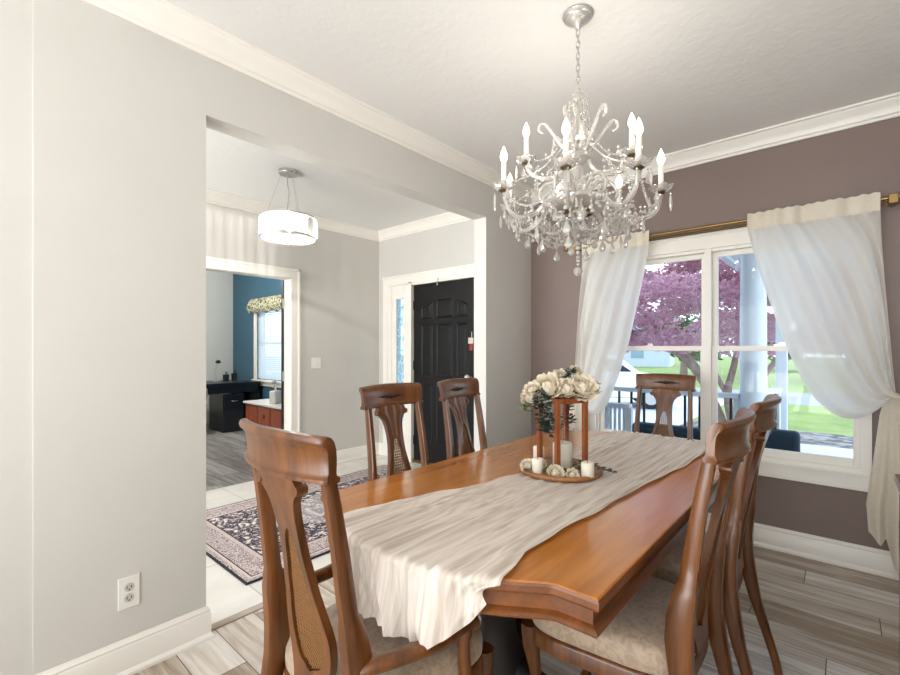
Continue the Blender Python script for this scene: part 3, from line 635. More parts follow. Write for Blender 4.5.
# ------------------------------------------------------------------ office
dk = thing('desk', 'black desk with drawer pedestal in the blue office', 'desk', (0, 0, 0))
MB().box(-5.68, -4.95, 1.95, 3.44, .72, .76).build('desktop', MAT['black'], dk, bevel=.004)
MB().box(-5.0, -4.97, 1.95, 3.44, .60, .72).build('drawer_front', MAT['black'], dk, bevel=.003)
ped = MB().box(-5.5, -4.97, 2.86, 3.18, 0, .585).build('pedestal', MAT['black'], dk, bevel=.004)
MB().box(-4.972, -4.955, 2.88, 3.16, .36, .57).build('drawer', MAT['black'], ped, bevel=.004)
MB().tube(smoothp([(-4.955, 2.97, .49), (-4.92, 2.99, .48), (-4.92, 3.05, .48), (-4.955, 3.07, .49)], 3), .007, 6).build('handle', MAT['chrome'], ped)
MB().box(-5.66, -4.97, 3.40, 3.44, 0, .72).build('end_panel', MAT['black'], dk, bevel=.003)
MB().box(-5.66, -4.97, 1.97, 2.0, 0, .72).build('end_panel', MAT['black'], dk, bevel=.003)
MB().box(-5.6, -5.55, 3.2, 3.40, .1, .72).build('back_panel', MAT['black'], dk)
oc = thing('office_chair', 'grey office chair with casters pushed under the black desk', 'chair', (-5.12, 2.42, 0))
MB().lathe([(0, .40), (.22, .40), (.25, .43), (.24, .47), (0, .49)], 20).build('seat', MAT['greyfabric'], oc)
MB().tube(smoothp([(.24, -.14, .60), (.26, .0, .62), (.24, .16, .60)], 4), .05, 8, flat=2.2).build('backrest', MAT['greyfabric'], oc)
MB().tube([(0, 0, .1), (0, 0, .42)], .025, 10).build('gas_column', MAT['black'], oc)
for k in range(5):
    a = 2*PI*k/5+.5; x, y = .26*math.cos(a), .26*math.sin(a)
    l_ = MB().tube([(0, 0, .12), (x, y, .08)], [.025, .016], 8).build('base_arm', MAT['greyfabric'], oc)
    MB().tube([(x-.012, y, .03), (x+.012, y, .03)], .03, 12).build('caster', MAT['black'], l_)
lp = thing('desk_lamp', 'black headed slim desk lamp standing on the black desk', 'lamp', (-5.45, 2.95, .76))
MB().lathe([(0, 0), (.05, 0), (.05, .015), (0, .02)], 16).build('base', MAT['nickel'], lp)
MB().tube([(0, 0, .01), (0, -.02, .17), (.02, .02, .32)], .007, 6).build('stem', MAT['nickel'], lp)
MB().lathe([(.03, 0), (.045, .02), (.02, .05), (0, .05)], 14, (.02, .02, .29)).build('shade', MAT['black'], lp)
for i, (x, y, h, lb) in enumerate(((-5.4, 3.08, .15, 'black pen cup beside the desk lamp in the office'), (-5.42, 3.22, .17, 'black organiser cup nearest the blue wall on the desk'))):
    p_ = thing('pen_cup', lb, 'cup', (x, y, .76), 0, 'cups on the black desk')
    MB().lathe([(0, 0), (.045, 0), (.05, h*.7), (.044, h*.7), (.04, .01), (0, .01)], 14).build('cup', MAT['black'], p_)
    for k in range(3): MB().tube([(.01*k-.01, 0, .02), (.02*k-.02, .01*k, h)], .005, 5).build('pen', MAT['black'], p_)
cb = thing('low_cabinet', 'low reddish brown wooden cabinet with pale top in the office', 'cabinet', (0, 0, 0))
MB().box(-3.80, -2.74, 2.64, 3.10, .575, .60).build('top', MAT['marble'], cb, bevel=.004)
MB().box(-3.78, -2.76, 2.67, 3.08, .0, .575).build('body', MAT['redwood'], cb, bevel=.004)
for i in range(3):
    dr = MB().box(-3.75+.33*i, -3.75+.33*i+.31, 2.655, 2.672, .06, .55).build('door', MAT['redwood'], cb, bevel=.004)
    if i == 1: MB().tube([(-3.26, 2.655, .30), (-3.26, 2.64, .30)], .06, 16).tube([(-3.26, 2.655, .45), (-3.26, 2.64, .45)], .03, 12).tube([(-3.26, 2.655, .15), (-3.26, 2.64, .15)], .03, 12).build('carved_rosette', MAT['tabledark'], dr)
    else: MB().ball((-3.75+.33*i+(.28 if i == 0 else .03), 2.645, .32), .012, 8).build('knob', MAT['brass'], dr)
fn = thing('desk_fan', 'small white desk fan on the reddish low cabinet', 'fan', (-3.24, 2.80, .60), math.radians(-60))
MB().box(-.075, .075, -.04, .04, 0, .16).build('base', MAT['plastic'], fn, bevel=.012)
MB().tube([(0, 0, .15), (0, 0, .21)], .012, 8).build('neck', MAT['plastic'], fn)
cg = MB()
for rr_ in (.02, .035, .05): cg.tube([(rr_*math.cos(2*PI*k/20), -.03, .25+rr_*math.sin(2*PI*k/20)) for k in range(20)], .0022, 5, closed=True)
for k in range(12): cg.tube([(.01*math.cos(2*PI*k/12), -.035, .25+.01*math.sin(2*PI*k/12)), (.05*math.cos(2*PI*k/12), -.03, .25+.05*math.sin(2*PI*k/12))], .0018, 4)
cg.tube([(.05*math.cos(2*PI*k/20), 0.0, .25+.05*math.sin(2*PI*k/20)) for k in range(20)], .004, 5, closed=True)
cg.build('grille', MAT['plastic'], fn)
bl_ = MB()
for k in range(3):
    a = 2*PI*k/3; bl_.add([(0, -.015, .25), (.045*math.cos(a), -.022, .25+.045*math.sin(a)), (.045*math.cos(a+.9), -.01, .25+.045*math.sin(a+.9)), (0, -.012, .252)], [(0, 1, 2, 3)])
bl_.build('blades', MAT['blueglass'], fn)
vl = MB(); rows = []
for i in range(13):
    z = lerp(1.875, 2.10, i/12); row = []
    for j in range(61):
        u = j/60; x = lerp(-5.32, -4.15, u); y = YN-.06-.05*math.sin(PI*min(1, i/12))-.012*math.sin(u*40+1.5*math.sin(i*.5))
        row.append((x, y, z+.018*math.sin(u*22)*(1 if i == 0 else 0)))
    rows.append(row)
vl.grid(rows); vo_ = vl.build('window_valance', MAT['valance']); sm = vo_.modifiers.new('s', 'SOLIDIFY'); sm.thickness = .012
tag(vo_, 'patterned gathered valance above the office window blind', 'valance')
pf = thing('framed_picture', 'thin framed picture at the left edge of the office doorway', 'picture', (XO+.01, 2.60, 1.62))
MB().box(0, .02, -.3, .22, -.28, .30).build('frame', MAT['blackmetal'], pf, bevel=.002)
MB().box(.018, .023, -.27, .19, -.25, .27).build('canvas', plain('soft_print', srgb(188, 190, 184), .7, noise=.08, nscale=6), pf)
ol = thing('office_fill_lamp', 'round white fill lamp added out of view on the office ceiling', 'ceiling light', (-4.2, 2.0, ZC))  # fixture added out of view to brighten the office
MB().lathe([(0, 0), (.17, 0), (.17, -.03), (0, -.03)], 24).build('base', MAT['plastic'], ol)
MB().lathe([(0, -.09), (.1, -.08), (.15, -.05), (.16, -.03), (0, -.03)], 24).build('diffuser', emit('diffuser_glow', (1, .96, .9, 1), 4), ol)
point('office_fill_glow', (-4.2, 2.0, ZC-.16), 95, (1, .96, .92), .12)  # added office fill below the unseen fixture

# ------------------------------------------------------------------ dining table
TX, TY = 1.23, 1.82
half = [(.525, -.898), (.425, -.900), (.410, -.906), (.32, -.965), (.243, -1.008), (.143, -1.040), (.07, -1.052), (0, -1.055)]
def outline(off=0.):
    near = [(x, y) for x, y in half] + [(-x, y) for x, y in reversed(half[:-1])]   # right to left along near end
    far = [(-x, -y) for x, y in near]
    P = near+far; out = []; n = len(P)
    for i in range(n):
        p0, p1, p2 = (Vector(P[(i-1) % n]), Vector(P[i]), Vector(P[(i+1) % n]))
        a = (p1-p0).normalized(); b = (p2-p1).normalized()
        na = Vector((-a.y, a.x)); nb = Vector((-b.y, b.x)); m = (na+nb).normalized(); k = 1/max(.5, m.dot(na))
        q = p1+m*off*k; out.append((q.x, q.y))
    return out
# outline runs clockwise, so a positive offset points outwards
tb = thing('dining_table', 'long cherry wood dining table with bowed ends under the pale runner', 'table', (TX, TY, 0))
def loft(levels):
    return MB().rings([[(x, y, z) for x, y in outline(o_)] for o_, z in levels])
sgn = 1 if outline(.05)[0][0] > .525 else -1
def L(*lv): return loft([(sgn*a, b) for a, b in lv])
L((-.006, .750), (-.003, .7575), (-.007, .760)).build('tabletop', MAT['tablewood'], tb, smooth=25)
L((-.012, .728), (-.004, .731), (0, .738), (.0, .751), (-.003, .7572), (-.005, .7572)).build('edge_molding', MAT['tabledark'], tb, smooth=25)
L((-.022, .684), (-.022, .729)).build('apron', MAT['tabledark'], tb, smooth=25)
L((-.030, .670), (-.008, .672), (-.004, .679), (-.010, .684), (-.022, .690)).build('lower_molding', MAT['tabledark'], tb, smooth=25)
for s_ in (-1, 1):
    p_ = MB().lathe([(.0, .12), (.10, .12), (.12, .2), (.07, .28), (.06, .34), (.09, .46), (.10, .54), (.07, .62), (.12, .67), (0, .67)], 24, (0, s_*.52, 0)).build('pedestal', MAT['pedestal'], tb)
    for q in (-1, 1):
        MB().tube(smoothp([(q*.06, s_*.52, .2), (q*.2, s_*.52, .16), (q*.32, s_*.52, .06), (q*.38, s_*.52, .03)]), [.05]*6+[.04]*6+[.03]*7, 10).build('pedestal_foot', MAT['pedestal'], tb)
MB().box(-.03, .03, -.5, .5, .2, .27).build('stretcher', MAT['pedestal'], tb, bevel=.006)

def tedge(x):  # near edge y for world x
    return TY+interp([(-.525, -.898), (-.425, -.90), (-.32, -.965), (-.243, -1.008), (-.143, -1.040), (0, -1.055), (.143, -1.040), (.243, -1.008), (.32, -.965), (.425, -.90), (.525, -.898)], x-TX)
# ------------------------------------------------------------------ runner
xl = [(.80, .93), (.87, .945), (1.06, .985), (1.28, 1.066), (1.59, 1.125), (1.89, 1.13), (2.2, 1.09), (2.48, 1.045), (2.9, 1.03)]
xr = [(.80, 1.545), (1.0, 1.53), (1.18, 1.532), (1.43, 1.548), (1.68, 1.56), (1.94, 1.582), (2.3, 1.61), (2.9, 1.62)]
rn = random.Random(11)
NS, rows = 150, []
ph = [rn.uniform(0, 6) for _ in range(8)]
def rip(s_, y):
    return .0028*(math.sin(s_*84+4*math.sin(y*2.1+ph[0])+ph[1])+math.sin(s_*133+5*math.sin(y*2.7+ph[2])+ph[3])*.9+math.sin(s_*37+3*math.sin(y*3+ph[4]))*1.0)
ZR = .7665
nh, ntop, nf = 34, 150, 10
cols = []
for i in range(NS+1):
    s_ = i/NS; col_ = []
    # near edge position
    xa = lerp(.943, 1.558, s_); ye = tedge(xa)-.004
    xb = lerp(1.085, 1.525, s_); zb = interp([(0, .645), (.06, .600), (.14, .578), (.4, .592), (.62, .588), (.74, .590), (.82, .615), (.92, .655), (1, .70)], s_)
    for k in range(nh):
        t = 1-k/nh
        x = lerp(xa, xb, t**1.15) + (.03*s_**6)*(-math.sin(PI*min(1, t*1.3)))
        z = lerp(ZR-.012, zb, t)
        y = ye-.014-.012*t+.011*t*math.sin(s_*22+.6*math.sin(3*t)+.4)+.006*t*math.sin(s_*53+ph[5])+rip(s_, t*.3)*.8
        col_.append((x, y, z))
    for k in range(3):
        a = k/3*PI/2; col_.append((xa, ye-.012*math.cos(a)-.002, ZR-.012+.012*math.sin(a)+rip(s_, ye)*.5))
    yf = TY+(TY-tedge(lerp(1.03, 1.62, s_)))+.004
    for k in range(ntop+1):
        y = lerp(ye, yf, k/ntop); xL = interp(xl, y)+.004*math.sin(y*19)+.003*math.sin(y*41); xR = interp(xr, y)+.003*math.sin(y*23+1)
        if y < 1.0: t = (1.0-y)/(1.0-ye) if ye < 1 else 0; xx = lerp(lerp(xL, xR, s_), xa, max(0, min(1, t)))
        else: xx = lerp(xL, xR, s_)
        col_.append((xx, y, ZR+.002+max(-.004, rip(s_, y))))
    for k in range(1, nf+1):
        t = k/nf; col_.append((lerp(1.03, 1.62, s_), yf+.012+.004*math.sin(s_*30), ZR-.006-.11*t))
    cols.append(col_)
rn_o = MB().grid(cols).build('table_runner', MAT['runner'], smooth=60)
tag(rn_o, 'crinkled cream gauze runner draped along the dining table and over its near end', 'table runner')

# ------------------------------------------------------------------ dining chairs
def ypost(z): return sint([(0, -.315), (.12, -.285), (.30, -.235), (.42, -.212), (.52, -.200), (.60, -.203), (.66, -.212), (.72, -.222), (.80, -.232), (.90, -.246), (1.02, -.266), (1.12, -.285)], z)
def make_chair(label, arms, group=None):
    ch = thing('dining_chair', label, 'chair', (0, 0, 0), 0, group)
    wm = MAT['chairwood']
    def pt(name, mb, mat=wm, parent=ch, **kw): return mb.build(name, mat, parent, **kw)
    # rear posts (stile and rear leg in one)
    for s_ in (-1, 1):
        rr = []
        for z, x, wx, dy in ((0, .205, .015, .016), (.06, .202, .015, .017), (.15, .198, .016, .019), (.28, .19, .019, .024), (.40, .184, .022, .032), (.47, .180, .020, .036), (.54, .180, .021, .040), (.60, .179, .021, .040), (.655, .176, .020, .036), (.69, .172, .018, .029), (.705, .170, .014, .025), (.75, .168, .0135, .025), (.85, .165, .013, .023), (.95, .162, .0125, .021), (1.018, .160, .0125, .019)):
            y = ypost(z); x *= s_
            rr.append([(x+wx*a, y+dy*b*.8, z) for a, b in ((1, -.7), (.7, -1), (-.7, -1), (-1, -.7), (-1, .7), (-.7, 1), (.7, 1), (1, .7))])
        pt('back_post', MB().rings(rr), smooth=50)
        tp = []
        for z, y, x, r_ in ((0, .235, .212, .016), (.03, .232, .21, .020), (.06, .222, .205, .014), (.16, .208, .195, .013), (.28, .212, .198, .019), (.36, .222, .206, .027), (.40, .226, .208, .028), (.43, .226, .208, .028)):
            tp.append(((x*s_, y, z), r_))
        pt('leg', MB().tube([a for a, b in tp], [b for a, b in tp], 10))
    # seat frame
    def so(k, z, g=0):
        P_ = []
        for j in range(48):
            a = 2*PI*j/48; c_, s2 = math.cos(a), math.sin(a); e = .42
            x = math.copysign(abs(c_)**e, c_)*(.225-.0*s2)*k; y = math.copysign(abs(s2)**e, s2)*.225*k
            x *= 1+.11*(y/.225); y += .018*(1-(x/.25)**2) if y > 0 else 0
            P_.append((x, y+.015, z))
        return P_
    pt('seat_frame', MB().rings([so(.97, .375), so(1.0, .38), so(1.0, .420), so(.985, .427), so(.96, .43)]), smooth=40)
    pt('seat', MB().rings([so(.955, .428), so(.985, .436), so(.992, .455), so(.985, .476), so(.955, .494), so(.88, .504), so(.7, .510), so(.4, .513), so(.1, .514)]), MAT['seat'], smooth=60)
    # crest rail
    sec = [(.014, 1.010), (.017, 1.013), (.017, 1.021), (.012, 1.025), (.010, 1.031), (.009, 1.06), (.006, 1.082), (-.001, 1.099), (-.010, 1.109), (-.020, 1.113), (-.030, 1.110), (-.034, 1.101), (-.031, 1.092), (-.024, 1.087), (-.019, 1.078), (-.016, 1.06), (-.014, 1.031), (-.017, 1.025), (-.021, 1.021), (-.021, 1.013), (-.017, 1.010)]
    rr = []
    N = 18
    for i in range(N+1):
        x = ([-1, -.985, -.95]+[lerp(-.88, .88, q/(N-6)) for q in range(N-5)]+[.95, .985, 1])[i]; yo = -.306+.038*x*x
        hw = .182
        ring = []
        for y, z in sec:
            wz = hw+.010*((z-1.0)/.12)+(.006 if z < 1.024 else 0)
            e_ = {0: .82, 1: .94, N-1: .94, N: .82}.get(i, 1.); cy0, cz0 = -.006, 1.06
            ring.append((x*wz*(1 if 0 < i < N else 1.0), cy0+(y-cy0)*e_+yo, cz0+(z-cz0)*(e_*.12+.88)+(.006*(1-x*x) if z > 1.08 else 0)))
        rr.append(ring)
    cr_ = pt('crest_rail', MB().rings(rr), smooth=45)
    # carved inlay on the front face
    iv = MB()
    for k in range(-3, 4):
        iv.ball((k*.0165, -.286, 1.060), (.0115 if k else .014)-.0012*abs(k), 8, .85)
    for s_ in (-1, 1): iv.tube([(s_*.03, -.288, 1.060), (s_*.080, -.283, 1.060)], [.008, .002], 6)
    iv.tf(Matrix.Translation((0, -.0075, 0))); pt('carved_inlay', iv, MAT['inlay'], cr_)
    # splat with cane panel
    wtab = [(.455, .062), (.50, .075), (.54, .088), (.59, .094), (.63, .088), (.68, .074), (.74, .060), (.80, .049), (.86, .046), (.91, .050), (.945, .060), (.965, .076), (.975, .090), (.985, .093), (.995, .088), (1.016, .080)]
    htab = [(.50, .0), (.52, .042), (.55, .060), (.59, .068), (.63, .064), (.68, .052), (.74, .039), (.80, .028), (.84, .020), (.862, .010), (.872, 0)]
    zs = sorted(set([.455+.0125*i for i in range(45)]+[.872]))
    def ysp(z): return ypost(z)-.002-.030*max(0, (z-.5)/.5)**1.5*1.0
    for_front = []
    sp = MB()
    def strip(xf0, xf1, z0, z1, n=8):
        zz = [z0+(z1-z0)*k/40 for k in range(41)]
        fr, bk = [], []
        for z in zz:
            a, b = xf0(z), xf1(z); wv = sint(wtab, z)
            fl = max(0, min(1, (z-.83)/.08))
            f_ = [(lerp(a, b, j/n), ysp(z)+.010+fl*.0025*math.cos(lerp(a, b, j/n)/wv*PI*3.5)+.003*(1-abs(lerp(a, b, j/n)/wv)), z) for j in range(n+1)]
            b_ = [(lerp(a, b, j/n), ysp(z)-.010, z) for j in range(n, -1, -1)]
            fr.append(f_+b_)
        sp.rings(fr)
    strip(lambda z: -sint(wtab, z), lambda z: sint(wtab, z), .872, 1.014, 22)
    strip(lambda z: -sint(wtab, z), lambda z: -sint(htab, z), .50, .872, 6)
    strip(lambda z: sint(htab, z), lambda z: sint(wtab, z), .50, .872, 6)
    strip(lambda z: -sint(wtab, z), lambda z: sint(wtab, z), .452, .50, 10)
    for s_ in (-1, 1): sp.tube([(s_*.083, ysp(.98)-.012, .981), (s_*.083, ysp(.98)+.016, .981)], .013, 14)
    spo = pt('splat', sp, smooth=45)
    cn = MB()
    def strand(p0, p1, wv=.0017, yo=0.):
        n = max(1, int(math.dist(p0, p1)/.02)); prev = None; d_ = (p1[0]-p0[0], p1[1]-p0[1]); Ld = math.hypot(*d_)
        if Ld < .004: return
        nx_, nz_ = -d_[1]/Ld*wv, d_[0]/Ld*wv
        rr_ = []
        for k in range(n+1):
            x = lerp(p0[0], p1[0], k/n); z = lerp(p0[1], p1[1], k/n); y = ysp(z)+yo
            rr_.append([(x+nx_, y-.0008, z+nz_), (x+nx_, y+.0008, z+nz_), (x-nx_, y+.0008, z-nz_), (x-nx_, y-.0008, z-nz_)])
        cn.rings(rr_)
    def inside(x, z): return .50 < z < .872 and abs(x) < sint(htab, z)+.001
    def clip(p, d_):
        pts = []; run = None; t = -.5
        while t < .5:
            x, z = p[0]+d_[0]*t, p[1]+d_[1]*t; i_ = inside(x, z)
            if i_ and run is None: run = (x, z)
            if not i_ and run is not None: pts.append((run, last)); run = None
            last = (x, z); t += .003
        return pts
    g = .0125
    for k in range(-7, 8):
        for o_ in (-.0016, .0016):
            for a, b in clip((k*g+o_, .69), (0, 1)): strand(a, b, .0009)
    zz = .505
    while zz < .87:
        for o_ in (-.0016, .0016):
            for a, b in clip((0, zz+o_), (1, 0)): strand(a, b, .0009, .001)
        zz += g
    dg = math.sqrt(.5); k = -40
    while k < 41:
        q = .69+k*g+g/2
        for a, b in clip((0, q), (dg, dg)): strand(a, b, .0014, .0018)
        for a, b in clip((0, q), (dg, -dg)): strand(a, b, .0014, -.001)
        k += 1
    pt('cane_panel', cn, MAT['cane'], spo, smooth=0, kind=None)
    if arms:
        for s_ in (-1, 1):
            p = smoothp([(s_*.178, -.205, .580), (s_*.205, -.175, .590), (s_*.235, -.09, .588), (s_*.248, .0, .580), (s_*.250, .06, .584), (s_*.250, .105, .580), (s_*.250, .118, .560)], 6)
            n = len(p); r_ = [lerp(.020, .027, k/n) if k < n-6 else lerp(.027, .018, (k-n+6)/6) for k in range(n)]
            am = pt('arm', MB().tube(p, r_, 12, flat=.8))
            pt('arm_support', MB().tube(smoothp([(s_*.250, .088, .575), (s_*.250, .082, .53), (s_*.246, .09, .47), (s_*.240, .10, .41)], 5), [.019]*4+[.015]*5+[.017]*4+[.022]*3, 10), parent=am)
    return ch
CG = 'wooden dining chairs around the table'
near = make_chair('armchair at the near end of the table with its caned back to the viewer', True, CG)
near.location = (1.156, .815, 0); near.rotation_euler.z = math.radians(0)
side = make_chair('armless wooden chair left of the table nearest the foyer opening, cane slot showing', False, CG)
side.location = (.755, 1.472, 0); side.rotation_euler.z = math.radians(-90)
def place(src, label, x, y, rz):
    c_ = copy_tree(src); c_['label'] = label; c_['group'] = CG; c_.location = (x, y, 0); c_.rotation_euler.z = math.radians(rz); return c_
place(side, 'wooden chair on the left far side, standing in front of the black door', .765, 2.00, -84)
place(side, 'wooden chair on the right side nearest the viewer, large reddish back in profile', 1.625, 1.44, 90)
place(side, 'wooden chair on the right side nearer the window wall, second from the viewer', 1.635, 1.99, 90)
place(near, 'wooden chair at the far end of the table in front of the window', 1.225, 2.985, 180)

# ------------------------------------------------------------------ curtain rod and curtains
RZ, RY = 2.122, W-.10
rd = thing('curtain_rod', 'slim double brass curtain rod across the top of the window', 'curtain rod', (0, 0, 0))
MB().tube([(.42, RY, RZ), (2.62, RY, RZ)], .011, 12).build('rod', MAT['brass'], rd)
MB().tube([(.42, RY+.035, RZ-.022), (2.62, RY+.035, RZ-.022)], .008, 10).build('rear_rod', MAT['darkbrass'], rd)
for x in (.47, 2.345):
    MB().box(x-.02, x+.02, RY-.018, RY+.05, RZ-.034, RZ+.018).box(x-.012, x+.012, RY+.03, W, RZ-.03, RZ).build('bracket', MAT['brass'], rd, bevel=.003)
for x in (.40, 2.64): MB().ball((x, RY, RZ), .024, 12).build('finial', MAT['brass'], rd)
def make_curtain(mirror, label, inner, xt, zt):
    tx = lambda x: 2*XM-x if mirror else x
    cu = thing('curtain', label, 'curtain', (0, 0, 0), 0, 'sheer curtains at the dining window')
    inner = smoothp(inner, 8)
    inner = [Vector((p[0], p[1])) for p in inner]
    outer = [Vector((lerp(2.292, 2.352, (k/(len(inner)-1))**1.3), lerp(2.06, zt, k/(len(inner)-1)))) for k in range(len(inner))]
    # resample inner by length
    def at(poly, t):
        k = t*(len(poly)-1); i = min(int(k), len(poly)-2); return poly[i].lerp(poly[i+1], k-i)
    NU, NV = 80, 60; rows = []
    for j in range(NV+1):
        t = j/NV; row = []
        for i in range(NU+1):
            u = i/NU
            g_ = u**(1+1.1*t)  # folds gather toward the inner edge lower down
            a = at(inner, t); b = at(outer, t)
            wgt = 1-(1-u)**(1.0+.9*math.sin(PI*t))
            p = a.lerp(b, wgt)
            amp = .013+.012*min(1, t*4)*(1-.4*t)
            y = RY+.0+amp*math.sin(u*40+2.2*math.sin(2*t+u*3))*(.5+.5*math.cos(u*7+.5)**2) + .012*math.sin(u*17+2*t)
            y += -.055*math.sin(PI*t)*(1-u) - .02*t
            row.append((tx(p.x), y-.034, p.y))
        rows.append(row)
    MB().grid(rows).build('swag', MAT['curtain'], cu, smooth=80)
    hd = []
    for z in (2.155, 2.14, 2.12, 2.10, 2.075, 2.052):
        row = []
        for i in range(121):
            u = i/120; x = lerp(xt, 2.292, u); t = 0
            amp = .010
            y = RY+amp*math.sin(u*40+2.2*math.sin(u*3))*(.5+.5*math.cos(u*7+.5)**2)+.008*math.sin(u*17)
            y = y-.038 - .004*math.sin((z-2.05)*30)
            row.append((tx(x), y, z+.003*math.sin(u*80)))
        hd.append(row)
    MB().grid(hd).build('header', MAT['header'], cu, smooth=80)
    # side hem band
    # tail below the tieback
    rows = []
    for j in range(41):
        t = j/40; row = []
        for i in range(41):
            u = i/40
            xl_ = interp([(0, 2.315), (.15, 2.29), (.5, 2.262), (.8, 2.235), (1, 2.245)], t); xr_ = interp([(0, 2.36), (.2, 2.42), (.6, 2.46), (1, 2.47)], t)
            zb = interp([(0, .255), (.22, .20), (.32, .24), (.45, .10), (.62, .05), (.8, .16), (1, .10)], u)
            x = lerp(xl_, xr_, u); z = lerp(zt+.01, zb, t)
            y = RY+.0-.01+.028*t*math.sin(u*19+t)*1.0+.012*math.sin(u*8+.5)*t
            row.append((tx(x), min(y, W-.035), z))
        rows.append(row)
    MB().grid(rows).build('tail', MAT['header'], cu, smooth=80)
    tb_ = []
    for k in range(24):
        a = 2*PI*k/24; tb_.append((tx(2.342+.036*math.cos(a)), RY-.015+.05*math.sin(a), zt+.005-.018*math.cos(a)))
    MB().tube(tb_, .011, 8, closed=True, flat=1.6).build('tieback', MAT['header'], cu)
make_curtain(False, 'sheer white curtain swept to the right side of the window and tied back', [(1.675, 2.06), (1.715, 1.88), (1.79, 1.598), (1.885, 1.283), (1.985, 1.043), (2.075, .935), (2.165, .893), (2.26, .935), (2.345, 1.035)], 1.675, 1.035)
make_curtain(True, 'sheer white curtain swept to the left side of the window, beside the corner', [(1.776, 2.06), (1.80, 1.88), (1.853, 1.62), (1.927, 1.28), (2.041, .931), (2.10, .83), (2.161, .775), (2.26, .80), (2.345, .93)], 1.776, .93)

# ------------------------------------------------------------------ centrepiece
CX, CY = 1.235, 1.745
ZT = .770
tr_ = MB().lathe([(0, 0), (.160, 0), (.172, .004), (.176, .012), (.174, .020), (.166, .022), (.160, .016), (0, .015)], 48).build('round_tray', MAT['traywood'])
tr_.location = (CX, CY, ZT+.001); tag(tr_, 'round brown wooden tray on the runner carrying the lantern frame', 'tray')
ZB = ZT+.017
VA = YAW  # orientation measured from the photo: square turned about 20 degrees
lf = thing('lantern_frame', 'open wooden lantern frame standing on the round tray', 'lantern', (CX+.006, CY+.006, ZB), YAW+math.radians(20.3))
HS = .067; HT = 1.085-ZB
for a, b in ((1, 1), (1, -1), (-1, -1), (-1, 1)): MB().box(a*HS-.0095, a*HS+.0095, b*HS-.0095, b*HS+.0095, 0, HT).build('post', MAT['lantern'], lf, bevel=.0015)
for a in (-1, 1):
    MB().box(-HS-.0097, HS+.0097, a*HS-.0097, a*HS+.0097, HT-.018, HT+.001).build('top_rail', MAT['lantern'], lf, bevel=.0015)
    MB().box(a*HS-.0097, a*HS+.0097, -HS+.0105, HS-.0105, HT-.018, HT+.001).build('top_rail', MAT['lantern'], lf, bevel=.0015)
gh = MB().lathe([(0, 0), (.046, 0), (.049, .004), (.049, .165), (.046, .165), (.046, .006), (0, .005)], 32).build('glass_hurricane', MAT['thinglass']); gh.location = (CX+.009, CY+.004, ZB+.001)
tag(gh, 'tall clear glass cylinder around the big white candle', 'glass')
def candle(label, x, y, z, r, h, mat=MAT['candle']):
    c_ = thing('pillar_candle', label, 'candle', (x, y, z), 0, 'white candles on the round tray')
    MB().lathe([(0, 0), (r-.001, 0), (r, .003), (r, h-.004), (r-.003, h), (r*.7, h-.002), (0, h-.003)], 24).build('wax', mat, c_)
    MB().tube([(0, 0, h-.004), (.001, 0, h+.006)], .0012, 5).build('wick', MAT['slot'], c_)
candle('large white pillar candle inside the glass cylinder under the lantern frame', CX+.009, CY+.004, ZB+.008, .040, .10)
Fv = Vector((-math.sin(YAW), math.cos(YAW))); Rv = Vector((math.cos(YAW), math.sin(YAW)))
def rel(l, d_): p = Vector((CX, CY))+Rv*l+Fv*d_; return p.x, p.y
x, y = rel(-.110, -.078); candle('short white candle at the left front rim of the round tray', x, y, ZB, .023, .058)
x, y = rel(.078, -.130); candle('short white candle at the right front rim of the round tray', x, y, ZB, .025, .056)
x, y = rel(-.075, .075); candle('white candle at the back left behind the lantern post', x, y, ZB, .024, .075)
def rose_mb(r, seed):
    rn_ = random.Random(seed); mb = MB(); n = 28
    def dr(phi, th): return Vector((math.sin(phi)*math.cos(th), math.sin(phi)*math.sin(th), math.cos(phi)))
    for i in range(n):
        f_ = (i+.5)/n; phi = math.acos(max(-1, 1-1.25*f_)); th = 2.39996*i+rn_.uniform(-.2, .2); rows = []
        b = Vector((-math.sin(th), math.cos(th), 0)); R_ = .55+.45*f_**.7
        for k in range(5):
            v_ = k/4; row = []
            dv = dr(phi+.45-.75*v_, th); rad = R_*(.80+.10*v_+.34*v_**4)
            for j in range(6):
                u = (j/5-.5)*2; wdt = (.20+.30*f_)*math.sin(PI*(.18+.62*v_))
                p = dv*(rad-.09*u*u*(1-v_)+.05*v_*math.sin(3*u+i))+b*u*wdt
                row.append((r*p.x, r*p.y, r*(p.z*.85)))
            rows.append(row)
        mb.grid(rows)
    mb.ball((0, 0, 0), r*.5, 10, 1.)
    return mb
roses = [rose_mb(1, s_).build('white_rose', MAT['petal'], smooth=80) for s_ in (1,)]
r0 = roses[0]; rmesh = r0.data
def rose(label, loc, r, rot, first=[True], parent=None):
    if first[0] and not parent: o = r0; first[0] = False
    else: o = bpy.data.objects.new('white_rose' if not parent else 'flower', rmesh); COL.objects.link(o)
    o.location = loc; o.scale = (r,)*3; o.rotation_euler = (Matrix.Rotation(rot[0], 3, Vector((math.cos(YAW), math.sin(YAW), 0))) @ Matrix.Rotation(rot[1], 3, 'Y') @ Matrix.Rotation(rot[2], 3, 'Z')).to_euler()
    if parent: o.parent = parent
    if label: tag(o, label, 'rose', 'loose roses on the tray')
    return o
x, y = rel(-.143, -.045); rose('ivory rose resting on the far left rim of the round tray', (x, y, ZB+.018), .030, (.8, -.3, 1))
x, y = rel(-.050, -.135); rose('largest ivory rose on the front of the round tray', (x, y, ZB+.014), .031, (.7, .1, .2))
x, y = rel(.012, -.150); rose('small ivory rose on the tray beside the right front candle', (x, y, ZB+.012), .024, (.8, .2, 2))
